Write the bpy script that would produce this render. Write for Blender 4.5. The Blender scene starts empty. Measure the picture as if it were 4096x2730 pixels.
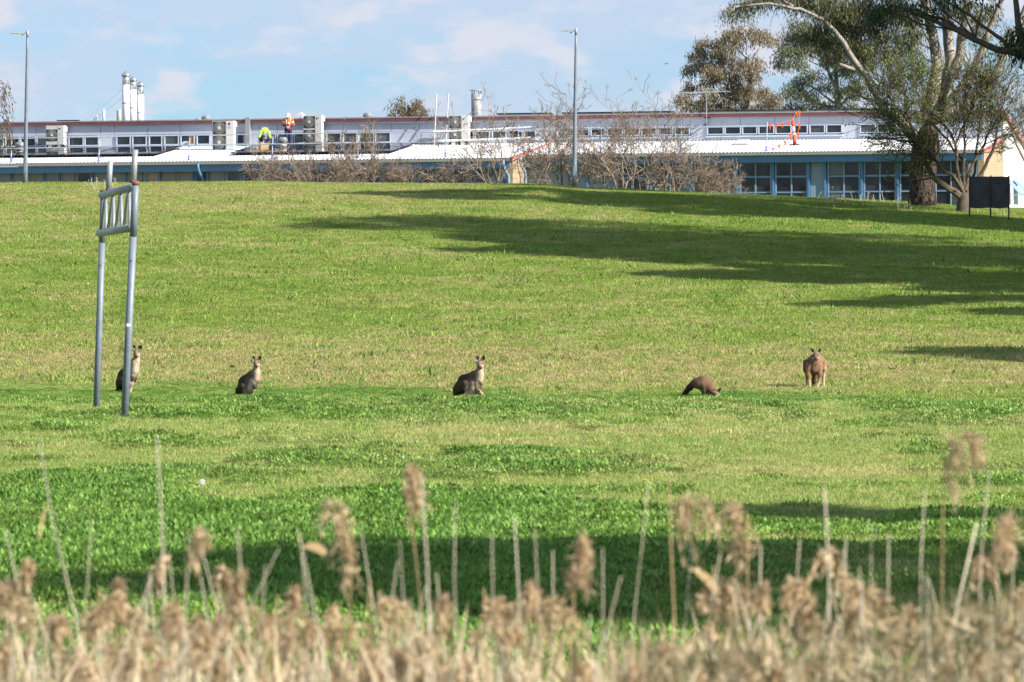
import bpy, math, random
import numpy as np
from mathutils import Vector

sc = bpy.context.scene
C = sc.collection
R = math.radians
random.seed(7)
rng = np.random.default_rng(7)

# ------------------------------------------------------------------ camera, sky, sun, exposure
FPX, HV, CH = 23600.0, 1133.0, 1.73          # focal length in photo pixels, horizon row, eye height
cam = bpy.data.cameras.new("camera")
camo = bpy.data.objects.new("camera", cam)
C.objects.link(camo)
camo.location = (0, 0, CH)
camo.rotation_euler = (R(90), 0, 0)
cam.sensor_width = 36.0
cam.lens = 36.0 * FPX / 4096.0
cam.shift_y = -(1365.0 - HV) / 4096.0
cam.clip_start = 0.5
cam.clip_end = 20000
cam.dof.use_dof = True
cam.dof.focus_distance = 135.0
cam.dof.aperture_fstop = 13.5
sc.camera = camo

SUN_EL, SUN_AZ = R(32.0), R(30.0)            # azimuth: from +x (right) towards the camera
sdir = Vector((math.cos(SUN_EL) * math.cos(SUN_AZ), -math.cos(SUN_EL) * math.sin(SUN_AZ), math.sin(SUN_EL)))
sun = bpy.data.lights.new("sun", 'SUN')
sun.energy = 5.0
sun.angle = R(0.5)
sun.color = (1.0, 0.93, 0.82)
suno = bpy.data.objects.new("sun", sun)
C.objects.link(suno)
suno.rotation_euler = (-sdir).to_track_quat('-Z', 'Y').to_euler()
suno.location = sdir * 400

world = bpy.data.worlds.new("World")
sc.world = world
world.use_nodes = True
wn, wl = world.node_tree.nodes, world.node_tree.links
wn.clear()
sky = wn.new('ShaderNodeTexSky')
sky.sky_type = 'NISHITA'
sky.sun_disc = False
sky.sun_elevation = SUN_EL
sky.sun_rotation = math.atan2(sdir.x, sdir.y)
sky.altitude = 0
sky.air_density = 1.0
sky.dust_density = 0.2
sky.ozone_density = 3.0
bg = wn.new('ShaderNodeBackground')
bg.inputs[1].default_value = 0.05
wo = wn.new('ShaderNodeOutputWorld')
tc = wn.new('ShaderNodeTexCoord')
mp = wn.new('ShaderNodeMapping')
mp.inputs['Scale'].default_value = (58, 58, 125)
mp.inputs['Location'].default_value = (3.1, 0.0, 1.3)
n1 = wn.new('ShaderNodeTexNoise'); n1.inputs['Scale'].default_value = 1.0
n1.inputs['Detail'].default_value = 6.0; n1.inputs['Roughness'].default_value = 0.55
mp2 = wn.new('ShaderNodeMapping')
mp2.inputs['Scale'].default_value = (14, 14, 45)
mp2.inputs['Location'].default_value = (0.4, 0.0, 0.2)
n2 = wn.new('ShaderNodeTexNoise'); n2.inputs['Scale'].default_value = 1.0
n2.inputs['Detail'].default_value = 4.0
r1 = wn.new('ShaderNodeMapRange'); r1.inputs[1].default_value = 0.47; r1.inputs[2].default_value = 0.64
r2 = wn.new('ShaderNodeMapRange'); r2.inputs[1].default_value = 0.34; r2.inputs[2].default_value = 0.58
for r_ in (r1, r2):
    r_.interpolation_type = 'SMOOTHSTEP'
tint = wn.new('ShaderNodeMix'); tint.data_type = 'RGBA'; tint.blend_type = 'MULTIPLY'
tint.inputs[0].default_value = 1.0
tint.inputs[7].default_value = (0.68, 1.0, 1.52, 1)
m1 = wn.new('ShaderNodeMix'); m1.data_type = 'RGBA'
m2 = wn.new('ShaderNodeMix'); m2.data_type = 'RGBA'
f1 = wn.new('ShaderNodeMath'); f1.operation = 'MULTIPLY'; f1.inputs[1].default_value = 0.9
f2 = wn.new('ShaderNodeMath'); f2.operation = 'MULTIPLY'; f2.inputs[1].default_value = 0.85
wl.new(tc.outputs['Generated'], mp.inputs[0]); wl.new(tc.outputs['Generated'], mp2.inputs[0])
wl.new(mp.outputs[0], n1.inputs[0]); wl.new(mp2.outputs[0], n2.inputs[0])
wl.new(n1.outputs[0], r1.inputs[0]); wl.new(n2.outputs[0], r2.inputs[0])
wl.new(sky.outputs[0], tint.inputs[6])
wl.new(r2.outputs[0], f2.inputs[0]); wl.new(r1.outputs[0], f1.inputs[0])
wl.new(tint.outputs[2], m1.inputs[6]); m1.inputs[7].default_value = (5.6, 6.7, 8.4, 1)
wl.new(f2.outputs[0], m1.inputs[0])
wl.new(m1.outputs[2], m2.inputs[6]); m2.inputs[7].default_value = (7.2, 7.4, 8.4, 1)
wl.new(f1.outputs[0], m2.inputs[0])
wl.new(m2.outputs[2], bg.inputs[0]); wl.new(bg.outputs[0], wo.inputs[0])

sc.view_settings.view_transform = 'Standard'
sc.view_settings.look = 'None'
sc.view_settings.gamma = 1.0
sc.view_settings.use_curve_mapping = False
sc.view_settings.exposure = 1.05
sc.render.engine = 'CYCLES'
sc.cycles.max_bounces = 6
sc.cycles.diffuse_bounces = 3
sc.cycles.transparent_max_bounces = 4
sc.cycles.caustics_reflective = False
sc.cycles.caustics_refractive = False

# ------------------------------------------------------------------ helpers
def P(U, V, d):
    """photo pixel at a distance -> point in the place"""
    return np.array([(U - 2048.0) * d / FPX, d, CH + (HV - V) * d / FPX])

class MB:
    """collects shapes and links them as ONE mesh object"""
    def __init__(s):
        s.v, s.f, s.n = [], [], 0
        s.col = []
    def add(s, verts, faces):
        k = s.n
        verts = np.asarray(verts, dtype=float).reshape(-1, 3)
        s.v.append(verts)
        s.f.extend([tuple(i + k for i in f) for f in faces])
        s.n += len(verts)
        return s
    def hexa(s, v8):
        return s.add(v8, [(0, 3, 2, 1), (4, 5, 6, 7), (0, 1, 5, 4), (1, 2, 6, 5), (2, 3, 7, 6), (3, 0, 4, 7)])
    def box(s, x0, x1, y0, y1, z0, z1):
        return s.hexa([(x0, y0, z0), (x1, y0, z0), (x1, y1, z0), (x0, y1, z0), (x0, y0, z1), (x1, y0, z1), (x1, y1, z1), (x0, y1, z1)])
    def tube(s, pts, rad, sides=6, cap=True):
        pts = np.asarray(pts, dtype=float)
        n = len(pts)
        rad = np.broadcast_to(np.asarray(rad, dtype=float), (n,))
        t = np.gradient(pts, axis=0)
        t /= (np.linalg.norm(t, axis=1)[:, None] + 1e-9)
        up = np.array([0, 0, 1.0]) if abs(t[0][2]) < 0.9 else np.array([1.0, 0, 0])
        vs = []
        u = np.cross(t[0], up); u /= np.linalg.norm(u)
        ang = np.arange(sides) * 2 * math.pi / sides
        ca, sa = np.cos(ang)[:, None], np.sin(ang)[:, None]
        for i in range(n):
            u = u - t[i] * np.dot(u, t[i]); u /= (np.linalg.norm(u) + 1e-9)
            w = np.cross(t[i], u)
            vs.append(pts[i] + rad[i] * (ca * u + sa * w))
        fs = []
        for i in range(n - 1):
            for j in range(sides):
                a, b = i * sides + j, i * sides + (j + 1) % sides
                fs.append((a, b, b + sides, a + sides))
        if cap:
            fs.append(tuple(reversed(range(sides))))
            fs.append(tuple((n - 1) * sides + j for j in range(sides)))
        return s.add(np.concatenate(vs), fs)
    def lathe(s, c, prof, sides=16):
        """profile [(radius, z)] round a vertical axis at c"""
        vs, fs = [], []
        for r, z in prof:
            for j in range(sides):
                a = 2 * math.pi * j / sides
                vs.append((c[0] + r * math.cos(a), c[1] + r * math.sin(a), c[2] + z))
        for i in range(len(prof) - 1):
            for j in range(sides):
                a, b = i * sides + j, i * sides + (j + 1) % sides
                fs.append((a, b, b + sides, a + sides))
        fs.append(tuple(reversed(range(sides))))
        fs.append(tuple((len(prof) - 1) * sides + j for j in range(sides)))
        return s.add(vs, fs)
    def ball(s, c, r, seg=10, rings=6):
        r = np.broadcast_to(np.asarray(r, dtype=float), (3,))
        prof = [(math.sin(math.pi * i / rings), -math.cos(math.pi * i / rings)) for i in range(rings + 1)]
        vs, fs = [], []
        for a_, z in prof:
            for j in range(seg):
                t = 2 * math.pi * j / seg
                vs.append((c[0] + r[0] * a_ * math.cos(t), c[1] + r[1] * a_ * math.sin(t), c[2] + r[2] * z))
        for i in range(rings):
            for j in range(seg):
                a, b = i * seg + j, i * seg + (j + 1) % seg
                fs.append((a, b, b + seg, a + seg))
        return s.add(vs, fs)
    def prism(s, poly, ext):
        """closed polygon (list of 3D points) pushed along ext"""
        poly = np.asarray(poly, dtype=float); n = len(poly)
        vs = np.concatenate([poly, poly + np.asarray(ext, dtype=float)])
        fs = [tuple(range(n)), tuple(reversed(range(n, 2 * n)))]
        for i in range(n):
            j = (i + 1) % n
            fs.append((i, i + n, j + n, j))
        return s.add(vs, fs)
    def build(s, name, mat, parent=None, smooth=False, loc=None, tint=None):
        if parent is not None:
            org = ORG[parent]
        else:
            org = np.array(loc if loc is not None else (0, 0, 0), dtype=float)
        v = np.concatenate(s.v) - org
        me = bpy.data.meshes.new(name)
        me.from_pydata(v.tolist(), [], s.f)
        if smooth:
            me.polygons.foreach_set('use_smooth', [True] * len(me.polygons))
        if tint is not None:
            at = me.attributes.new('tint', 'FLOAT', 'POINT')
            at.data.foreach_set('value', np.asarray(tint, dtype=np.float32))
        me.materials.append(mat)
        me.validate()
        return link(name, me, parent, org)

ORG = {}
def link(name, me, parent, org):
    o = bpy.data.objects.new(name, me)
    C.objects.link(o)
    if parent is not None:
        o.parent = parent
        ORG[o] = ORG[parent]
    else:
        o.location = org
        ORG[o] = np.array(org, dtype=float)
    return o

def thing(name, label, cat, loc, group=None):
    o = bpy.data.objects.new(name, None)
    o.empty_display_size = 0.2
    C.objects.link(o)
    o.location = tuple(float(q) for q in loc)
    ORG[o] = np.array(loc, dtype=float)
    return tag(o, label, cat, group)

def tag(o, label=None, cat=None, group=None, kind=None):
    if label: o['label'] = label
    if cat: o['category'] = cat
    if group: o['group'] = group
    if kind: o['kind'] = kind
    return o

def dup(root, loc, label):
    """a copy of a thing with copies of its parts and sub-parts"""
    r = root.copy(); C.objects.link(r); r.location = tuple(float(q) for q in loc); r['label'] = label
    ORG[r] = np.array(loc, dtype=float)
    for ch in list(root.children):
        c = ch.copy(); C.objects.link(c); c.parent = r; ORG[c] = ORG[r]
        for g in list(ch.children):
            d = g.copy(); C.objects.link(d); d.parent = c; ORG[d] = ORG[r]
    return r

def leaf_mesh(name, mat, parent, c, d, ln, wd, kind=None, bend=0.0):
    """many small pointed leaves, real faces: centres c, directions d"""
    n = len(c)
    d = d / (np.linalg.norm(d, axis=1)[:, None] + 1e-9)
    q = rng.normal(size=(n, 3))
    s = np.cross(d, q); s /= (np.linalg.norm(s, axis=1)[:, None] + 1e-9)
    L = (ln * rng.uniform(.7, 1.3, n))[:, None]; Wd = (wd * rng.uniform(.7, 1.3, n))[:, None]
    v = np.empty((n, 4, 3))
    nn = np.cross(d, s)
    v[:, 0] = c; v[:, 1] = c + d * L * .42 + s * Wd * .5 + nn * L * bend
    v[:, 2] = c + d * L; v[:, 3] = c + d * L * .42 - s * Wd * .5 + nn * L * bend
    v = v.reshape(-1, 3) - ORG[parent]
    me = bpy.data.meshes.new(name)
    me.vertices.add(4 * n); me.vertices.foreach_set('co', v.ravel())
    me.loops.add(4 * n); me.loops.foreach_set('vertex_index', np.arange(4 * n, dtype=np.int32))
    me.polygons.add(n)
    me.polygons.foreach_set('loop_start', np.arange(0, 4 * n, 4, dtype=np.int32))
    me.polygons.foreach_set('loop_total', np.full(n, 4, dtype=np.int32))
    at = me.attributes.new('tint', 'FLOAT', 'POINT')
    at.data.foreach_set('value', np.repeat(rng.random(n).astype(np.float32), 4))
    me.update(calc_edges=True)
    me.materials.append(mat)
    o = link(name, me, parent, None)
    if kind: o['kind'] = kind
    return o

# ---- numpy noise
def _hash(ix, iy, seed):
    h = (ix.astype(np.int64) * 374761393 + iy.astype(np.int64) * 668265263 + seed * 1442695041) & 0x7fffffff
    h = ((h ^ (h >> 13)) * 1274126177) & 0x7fffffff
    return ((h ^ (h >> 16)) & 0xffff) / 65535.0
def vnoise(x, y, seed=0):
    ix, iy = np.floor(x), np.floor(y)
    fx, fy = x - ix, y - iy
    fx = fx * fx * (3 - 2 * fx); fy = fy * fy * (3 - 2 * fy)
    a = _hash(ix, iy, seed); b = _hash(ix + 1, iy, seed); c = _hash(ix, iy + 1, seed); d = _hash(ix + 1, iy + 1, seed)
    return (a * (1 - fx) + b * fx) * (1 - fy) + (c * (1 - fx) + d * fx) * fy
def fbm(x, y, seed=0, oct=4):
    t, amp, tot = 0, 1.0, 0
    for o in range(oct):
        t = t + amp * vnoise(x * 2 ** o + 17.3 * o, y * 2 ** o - 9.1 * o, seed + o); tot += amp; amp *= .55
    return t / tot
def sstep(x, a, b):
    t = np.clip((x - a) / (b - a), 0, 1); return t * t * (3 - 2 * t)

# ---- smooth bodies: tapered capsules blended into one continuous surface (surface nets)
def sdf_body(caps, h=0.014, k=0.014):
    caps = [tuple(c) for c in caps]
    A = np.array([c[0] for c in caps]); B = np.array([c[1] for c in caps])
    ra = np.array([c[2] for c in caps]); rb = np.array([c[3] for c in caps])
    col = np.array([c[4] for c in caps])
    rm = np.maximum(ra, rb)[:, None]
    lo = np.minimum(A - rm, B - rm).min(0) - 3 * h; hi = np.maximum(A + rm, B + rm).max(0) + 3 * h
    dims = np.ceil((hi - lo) / h).astype(int) + 1
    ax = [lo[i] + h * np.arange(dims[i]) for i in range(3)]
    G = np.stack(np.meshgrid(*ax, indexing='ij'), -1)
    def dist(pts, i):
        ab = B[i] - A[i]; L2 = max(1e-9, ab @ ab)
        t = np.clip(((pts - A[i]) @ ab) / L2, 0, 1)
        return np.linalg.norm(pts - (A[i] + t[..., None] * ab), axis=-1) - (ra[i] + t * (rb[i] - ra[i]))
    acc = np.zeros(dims)
    for i in range(len(caps)):
        acc += np.exp(-np.clip(dist(G, i), -0.25, 0.5) / k)
    F = -k * np.log(acc + 1e-300)
    ins = F < 0
    nx, ny, nz = dims
    cs = np.zeros((nx - 1, ny - 1, nz - 1, 3)); cn = np.zeros((nx - 1, ny - 1, nz - 1))
    corners = [(i, j, l) for i in (0, 1) for j in (0, 1) for l in (0, 1)]
    sl = lambda a, c: a[c[0]:nx - 1 + c[0], c[1]:ny - 1 + c[1], c[2]:nz - 1 + c[2]]
    for c0 in corners:
        for axn in range(3):
            if c0[axn] == 1: continue
            c1 = list(c0); c1[axn] = 1
            f0, f1 = sl(F, c0), sl(F, c1)
            m = (f0 < 0) != (f1 < 0)
            t = np.where(m, f0 / np.where(m, f0 - f1, 1), 0)
            cn += m
            for q in range(3):
                base = c0[q] + (t if q == axn else 0)
                cs[..., q] += np.where(m, base, 0)
    act = cn > 0
    idx = -np.ones(act.shape, dtype=int); ids = np.argwhere(act); idx[act] = np.arange(len(ids))
    V = lo + h * (ids + cs[act] / cn[act][:, None])
    faces = []
    for axn in range(3):
        o1, o2 = [(1, 2), (2, 0), (0, 1)][axn]
        s0 = [slice(1, -1)] * 3; s0[axn] = slice(0, dims[axn] - 1)
        s1 = list(s0); s1[axn] = slice(1, dims[axn])
        i0, i1 = ins[tuple(s0)], ins[tuple(s1)]
        e = np.argwhere(i0 != i1)
        inn = i0[tuple(e.T)]
        off = np.array([1, 1, 1]); off[axn] = 0
        e = e + off
        def cell(d1, d2):
            c = e.copy(); c[:, o1] -= d1; c[:, o2] -= d2
            return idx[tuple(c.T)]
        q = np.stack([cell(1, 1), cell(0, 1), cell(0, 0), cell(1, 0)], 1)
        q[~inn] = q[~inn][:, ::-1]
        faces.append(q)
    Fc = np.concatenate(faces); Fc = Fc[(Fc >= 0).all(1)]
    # relax a little
    nb = np.zeros_like(V); ct = np.zeros(len(V))
    for a in range(4):
        b = (a + 1) % 4
        np.add.at(nb, Fc[:, a], V[Fc[:, b]]); np.add.at(ct, Fc[:, a], 1)
        np.add.at(nb, Fc[:, b], V[Fc[:, a]]); np.add.at(ct, Fc[:, b], 1)
    V = V * .5 + .5 * nb / np.maximum(ct, 1)[:, None]
    w = np.stack([np.exp(-np.clip(dist(V, i), -0.2, 0.5) / (k * .9)) for i in range(len(caps))], 1)
    w /= w.sum(1)[:, None]
    return V, Fc, w @ col

def body_obj(name, caps, mat, parent, h=0.014, k=0.014):
    V, Fc, col = sdf_body(caps, h, k)
    me = bpy.data.meshes.new(name)
    me.from_pydata(V.tolist(), [], Fc.tolist())
    me.polygons.foreach_set('use_smooth', [True] * len(me.polygons))
    at = me.attributes.new('fur', 'FLOAT_COLOR', 'POINT')
    at.data.foreach_set('color', np.concatenate([col, np.ones((len(col), 1))], 1).astype(np.float32).ravel())
    me.materials.append(mat)
    return link(name, me, parent, None)

# ------------------------------------------------------------------ materials
def nodes(name):
    m = bpy.data.materials.new(name); m.use_nodes = True
    nt = m.node_tree; b = nt.nodes['Principled BSDF']
    return m, nt, b
def mat(name, col, rough=.6, var=.12, scale=3.0, metal=0.0, bump=0.0, bscale=40.0, spec=.4, dirt=None, dscale=.8, damt=.5):
    """paint, metal, wood...: base colour with fine variation, optional stains and relief"""
    m, nt, b = nodes(name); N, L = nt.nodes, nt.links
    b.inputs['Roughness'].default_value = rough
    b.inputs['Metallic'].default_value = metal
    b.inputs['Specular IOR Level'].default_value = spec
    g = N.new('ShaderNodeNewGeometry')
    nz = N.new('ShaderNodeTexNoise'); nz.inputs['Scale'].default_value = scale; nz.inputs['Detail'].default_value = 6
    L.new(g.outputs['Position'], nz.inputs['Vector'])
    mr = N.new('ShaderNodeMapRange'); mr.inputs[1].default_value = .3; mr.inputs[2].default_value = .7
    mr.inputs[3].default_value = 1 - var; mr.inputs[4].default_value = 1 + var
    L.new(nz.outputs[0], mr.inputs[0])
    mx = N.new('ShaderNodeMix'); mx.data_type = 'RGBA'; mx.blend_type = 'MULTIPLY'; mx.inputs[0].default_value = 1
    mx.inputs[6].default_value = (*col, 1)
    L.new(mr.outputs[0], mx.inputs[7])
    out = mx.outputs[2]
    if dirt:
        n2 = N.new('ShaderNodeTexNoise'); n2.inputs['Scale'].default_value = dscale; n2.inputs['Detail'].default_value = 8
        n2.inputs['Roughness'].default_value = .7
        L.new(g.outputs['Position'], n2.inputs['Vector'])
        r2 = N.new('ShaderNodeMapRange'); r2.inputs[1].default_value = .52; r2.inputs[2].default_value = .75
        r2.inputs[4].default_value = damt
        L.new(n2.outputs[0], r2.inputs[0])
        m2 = N.new('ShaderNodeMix'); m2.data_type = 'RGBA'; m2.inputs[7].default_value = (*dirt, 1)
        L.new(r2.outputs[0], m2.inputs[0]); L.new(out, m2.inputs[6]); out = m2.outputs[2]
    L.new(out, b.inputs['Base Color'])
    if bump:
        n3 = N.new('ShaderNodeTexNoise'); n3.inputs['Scale'].default_value = bscale; n3.inputs['Detail'].default_value = 5
        L.new(g.outputs['Position'], n3.inputs['Vector'])
        bp = N.new('ShaderNodeBump'); bp.inputs['Strength'].default_value = bump; bp.inputs['Distance'].default_value = .03
        L.new(n3.outputs[0], bp.inputs['Height']); L.new(bp.outputs[0], b.inputs['Normal'])
    return m
def leafmat(name, c0, c1, trans=.35, rough=.55, attr='tint'):
    """leaves: colour between two greens leaf by leaf, light through the blade"""
    m, nt, b = nodes(name); N, L = nt.nodes, nt.links
    a = N.new('ShaderNodeAttribute'); a.attribute_name = attr
    mx = N.new('ShaderNodeMix'); mx.data_type = 'RGBA'
    mx.inputs[6].default_value = (*c0, 1); mx.inputs[7].default_value = (*c1, 1)
    L.new(a.outputs['Fac'], mx.inputs[0]); L.new(mx.outputs[2], b.inputs['Base Color'])
    b.inputs['Roughness'].default_value = rough
    b.inputs['Specular IOR Level'].default_value = .35
    t = N.new('ShaderNodeBsdfTranslucent'); L.new(mx.outputs[2], t.inputs[0])
    ms = N.new('ShaderNodeMixShader'); ms.inputs[0].default_value = trans
    L.new(b.outputs[0], ms.inputs[1]); L.new(t.outputs[0], ms.inputs[2])
    L.new(ms.outputs[0], N['Material Output'].inputs[0])
    return m
def furmat(name, scale=60):
    m, nt, b = nodes(name); N, L = nt.nodes, nt.links
    a = N.new('ShaderNodeAttribute'); a.attribute_name = 'fur'
    tcd = N.new('ShaderNodeTexCoord')
    nz = N.new('ShaderNodeTexNoise'); nz.inputs['Scale'].default_value = scale; nz.inputs['Detail'].default_value = 5
    L.new(tcd.outputs['Object'], nz.inputs[0])
    mr = N.new('ShaderNodeMapRange'); mr.inputs[1].default_value = .3; mr.inputs[2].default_value = .7
    mr.inputs[3].default_value = .55; mr.inputs[4].default_value = 1.45
    L.new(nz.outputs[0], mr.inputs[0])
    mx = N.new('ShaderNodeMix'); mx.data_type = 'RGBA'; mx.blend_type = 'MULTIPLY'; mx.inputs[0].default_value = 1
    L.new(a.outputs['Color'], mx.inputs[6]); L.new(mr.outputs[0], mx.inputs[7]); L.new(mx.outputs[2], b.inputs['Base Color'])
    bp = N.new('ShaderNodeBump'); bp.inputs['Strength'].default_value = .5; bp.inputs['Distance'].default_value = .015
    L.new(nz.outputs[0], bp.inputs['Height']); L.new(bp.outputs[0], b.inputs['Normal'])
    b.inputs['Roughness'].default_value = .85
    b.inputs['Specular IOR Level'].default_value = .15
    return m

M = {}
M['galv'] = mat('galvanised', (.17, .205, .25), .5, .16, 5, .1, .15, 30, dirt=(.15, .17, .20), dscale=2.5)
M['galvpale'] = mat('pale_galvanised', (.28, .305, .32), .5, .15, 6, .1, .1, 30)
M['rust'] = mat('rust', (.17, .065, .035), .9, .4, 22, 0, .5, 60)
M['white'] = mat('white_paint', (.66, .67, .70), .5, .05, 2)
M['roof'] = mat('white_roof_steel', (.60, .61, .63), .45, .05, 1.2, 0, dirt=(.42, .42, .41), dscale=.6, damt=.6)
M['wallup'] = mat('pale_wall_paint', (.47, .505, .59), .6, .05, .8, dirt=(.42, .43, .50), dscale=.5, damt=.6)
M['red'] = mat('shaded_red_paint', (.17, .055, .065), .6, .14, 1.5, dirt=(.22, .10, .10), dscale=.9)  # red darkened for shade on the fascia; next entry is its sunlit copy
M['pink'] = mat('sunlit_red_paint', (.42, .16, .14), .6, .1, 2)
M['flash'] = mat('grey_flashing', (.34, .35, .35), .5, .12, 2, .3)
M['blue'] = mat('blue_paint', (.075, .19, .36), .5, .08, 1.0)
M['bluepale'] = mat('pale_blue_frame', (.19, .30, .43), .5, .07, 2)
M['greywall'] = mat('blue_grey_wall', (.20, .27, .34), .7, .08, 1.0)
M['gutter'] = mat('gutter_grey', (.25, .26, .25), .5, .1, 2)
M['soffit'] = mat('cream_soffit', (.42, .35, .25), .7, .1, 1)
M['framewhite'] = mat('window_frame_paint', (.50, .57, .66), .5, .08, 3)
M['curtain'] = mat('drawn_blind', (.17, .19, .20), .35, .12, 1.5, spec=.5)
M['orangepanel'] = mat('orange_board', (.42, .17, .07), .6, .1, 3)
M['acwhite'] = mat('unit_enamel', (.62, .61, .58), .45, .04, 3)
M['acgrey'] = mat('grille_grey', (.33, .33, .31), .6, .08, 20)
M['dark'] = mat('dark_gap', (.03, .03, .03), .8, .2, 10)
M['black'] = mat('black_plastic', (.02, .02, .022), .6, .2, 10)
M['vent'] = mat('weathered_aluminium', (.46, .48, .44), .5, .12, 8, .3)
M['stain'] = mat('shiny_steel', (.55, .57, .58), .25, .12, 6, .8)
M['orange'] = mat('hi_vis_orange', (.85, .14, .02), .55, .06, 8)
M['orangered'] = mat('safety_orange', (.62, .07, .03), .5, .05, 8)
M['lime'] = mat('hi_vis_lime', (.42, .78, .08), .6, .06, 8)
M['navy'] = mat('navy_cloth', (.025, .035, .10), .8, .15, 12)
M['cardboard'] = mat('cardboard', (.42, .27, .14), .8, .1, 6)
M['shade'] = mat('black_shade_cloth', (.060, .062, .068), .75, .35, 24, 0, .4, 60)
M['steelbrown'] = mat('rusty_star_picket', (.075, .04, .03), .8, .3, 15, .2)
M['cyan'] = mat('cyan_print', (.03, .32, .60), .5, 0, 3)
M['ink'] = mat('dark_print', (.02, .03, .06), .5, 0, 3)
M['redink'] = mat('red_print', (.45, .02, .08), .5, 0, 3)
M['skin'] = mat('skin', (.48, .27, .18), .6, .08, 20)
M['capwhite'] = mat('white_cap', (.70, .71, .74), .7, .06, 20)
M['beanie'] = mat('slate_hat', (.12, .19, .27), .8, .1, 20)
M['tape'] = mat('silver_tape', (.62, .64, .66), .4, .05, 20)
M['boot'] = mat('tan_boot', (.40, .22, .09), .7, .1, 20)
M['rail'] = mat('rail_galvanised', (.42, .50, .62), .45, .1, 8, .2)
M['railblue'] = mat('rail_base_blue', (.10, .14, .42), .5, .1, 8)
M['eye'] = mat('dark_eye', (.012, .008, .006), .35, 0, 5, spec=.4)
M['fur'] = furmat('kangaroo_fur')
M['cloth'] = furmat('cloth_and_skin', 30)
M['gumbark'] = mat('gum_bark', (.27, .245, .22), .8, .25, 3, 0, .5, 12, dirt=(.12, .085, .065), dscale=1.3, damt=.95)
M['roughbark'] = mat('rough_fibrous_bark', (.060, .042, .032), .95, .45, 9, 0, 1.0, 16, dirt=(.20, .145, .11), dscale=5, damt=.6)
M['darkbark'] = mat('grey_brown_bark', (.085, .066, .048), .9, .3, 6, 0, .6, 25, dirt=(.15, .12, .08), dscale=3)
M['twig'] = mat('bare_twig', (.21, .162, .128), .85, .25, 5)
M['budtwig'] = mat('budding_twig', (.105, .083, .056), .9, .4, 7, 0, .5, 30)
M['gumleaf'] = leafmat('gum_leaf', (.060, .085, .036), (.190, .20, .115), .25, .45)
M['bigleaf'] = leafmat('olive_gum_leaf', (.040, .055, .018), (.145, .145, .062), .25, .45)
M['gumleafdry'] = leafmat('bronze_gum_leaf', (.105, .095, .055), (.32, .255, .17), .25, .5)
M['darkleaf'] = leafmat('deep_green_leaf', (.022, .045, .014), (.06, .085, .025), .25, .5)
M['budleaf'] = leafmat('new_spring_leaf', (.10, .20, .02), (.22, .32, .04), .4, .5)
M['bronzeleaf'] = leafmat('bronze_tree_leaf', (.10, .085, .03), (.20, .13, .05), .35, .5)
M['reed'] = leafmat('dry_reed', (.24, .16, .08), (.66, .54, .36), .25, .7)
M['reedpale'] = mat('pale_reed_stem', (.58, .51, .39), .6, .25, 5)
M['plume'] = leafmat('reed_plume', (.26, .165, .085), (.82, .65, .43), .4, .8)
M['olive'] = leafmat('olive_sedge', (.085, .09, .035), (.42, .33, .20), .3, .6)
M['clock'] = mat('dandelion_seed', (.70, .72, .74), .8, .05, 40)
M['stalk'] = mat('flower_stalk', (.16, .20, .06), .7, .1, 20)
M['yellow'] = mat('yellow_petal', (.75, .48, .02), .6, .08, 30)

def glassmat(name, col, rough):
    m, nt, b = nodes(name); N, L = nt.nodes, nt.links
    g = N.new('ShaderNodeNewGeometry')
    nz = N.new('ShaderNodeTexNoise'); nz.inputs['Scale'].default_value = .7; nz.inputs['Detail'].default_value = 3
    L.new(g.outputs['Position'], nz.inputs[0])
    mr = N.new('ShaderNodeMapRange'); mr.inputs[1].default_value = .35; mr.inputs[2].default_value = .7
    mr.inputs[3].default_value = .5; mr.inputs[4].default_value = 1.7
    L.new(nz.outputs[0], mr.inputs[0])
    mx = N.new('ShaderNodeMix'); mx.data_type = 'RGBA'; mx.blend_type = 'MULTIPLY'; mx.inputs[0].default_value = 1
    mx.inputs[6].default_value = (*col, 1); L.new(mr.outputs[0], mx.inputs[7]); L.new(mx.outputs[2], b.inputs['Base Color'])
    b.inputs['Roughness'].default_value = rough; b.inputs['IOR'].default_value = 1.5
    bp = N.new('ShaderNodeBump'); bp.inputs['Strength'].default_value = .06; bp.inputs['Distance'].default_value = .05
    L.new(nz.outputs[0], bp.inputs['Height']); L.new(bp.outputs[0], b.inputs['Normal'])
    return m
M['glass'] = glassmat('dark_window_glass', (.022, .028, .034), .04)
M['glassgrey'] = glassmat('window_glass_with_blind', (.075, .085, .09), .06)
M['glassdark'] = glassmat('window_glass_dark_room', (.012, .014, .018), .03)
M['solar'] = glassmat('solar_cell_glass', (.012, .014, .028), .06)

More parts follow.
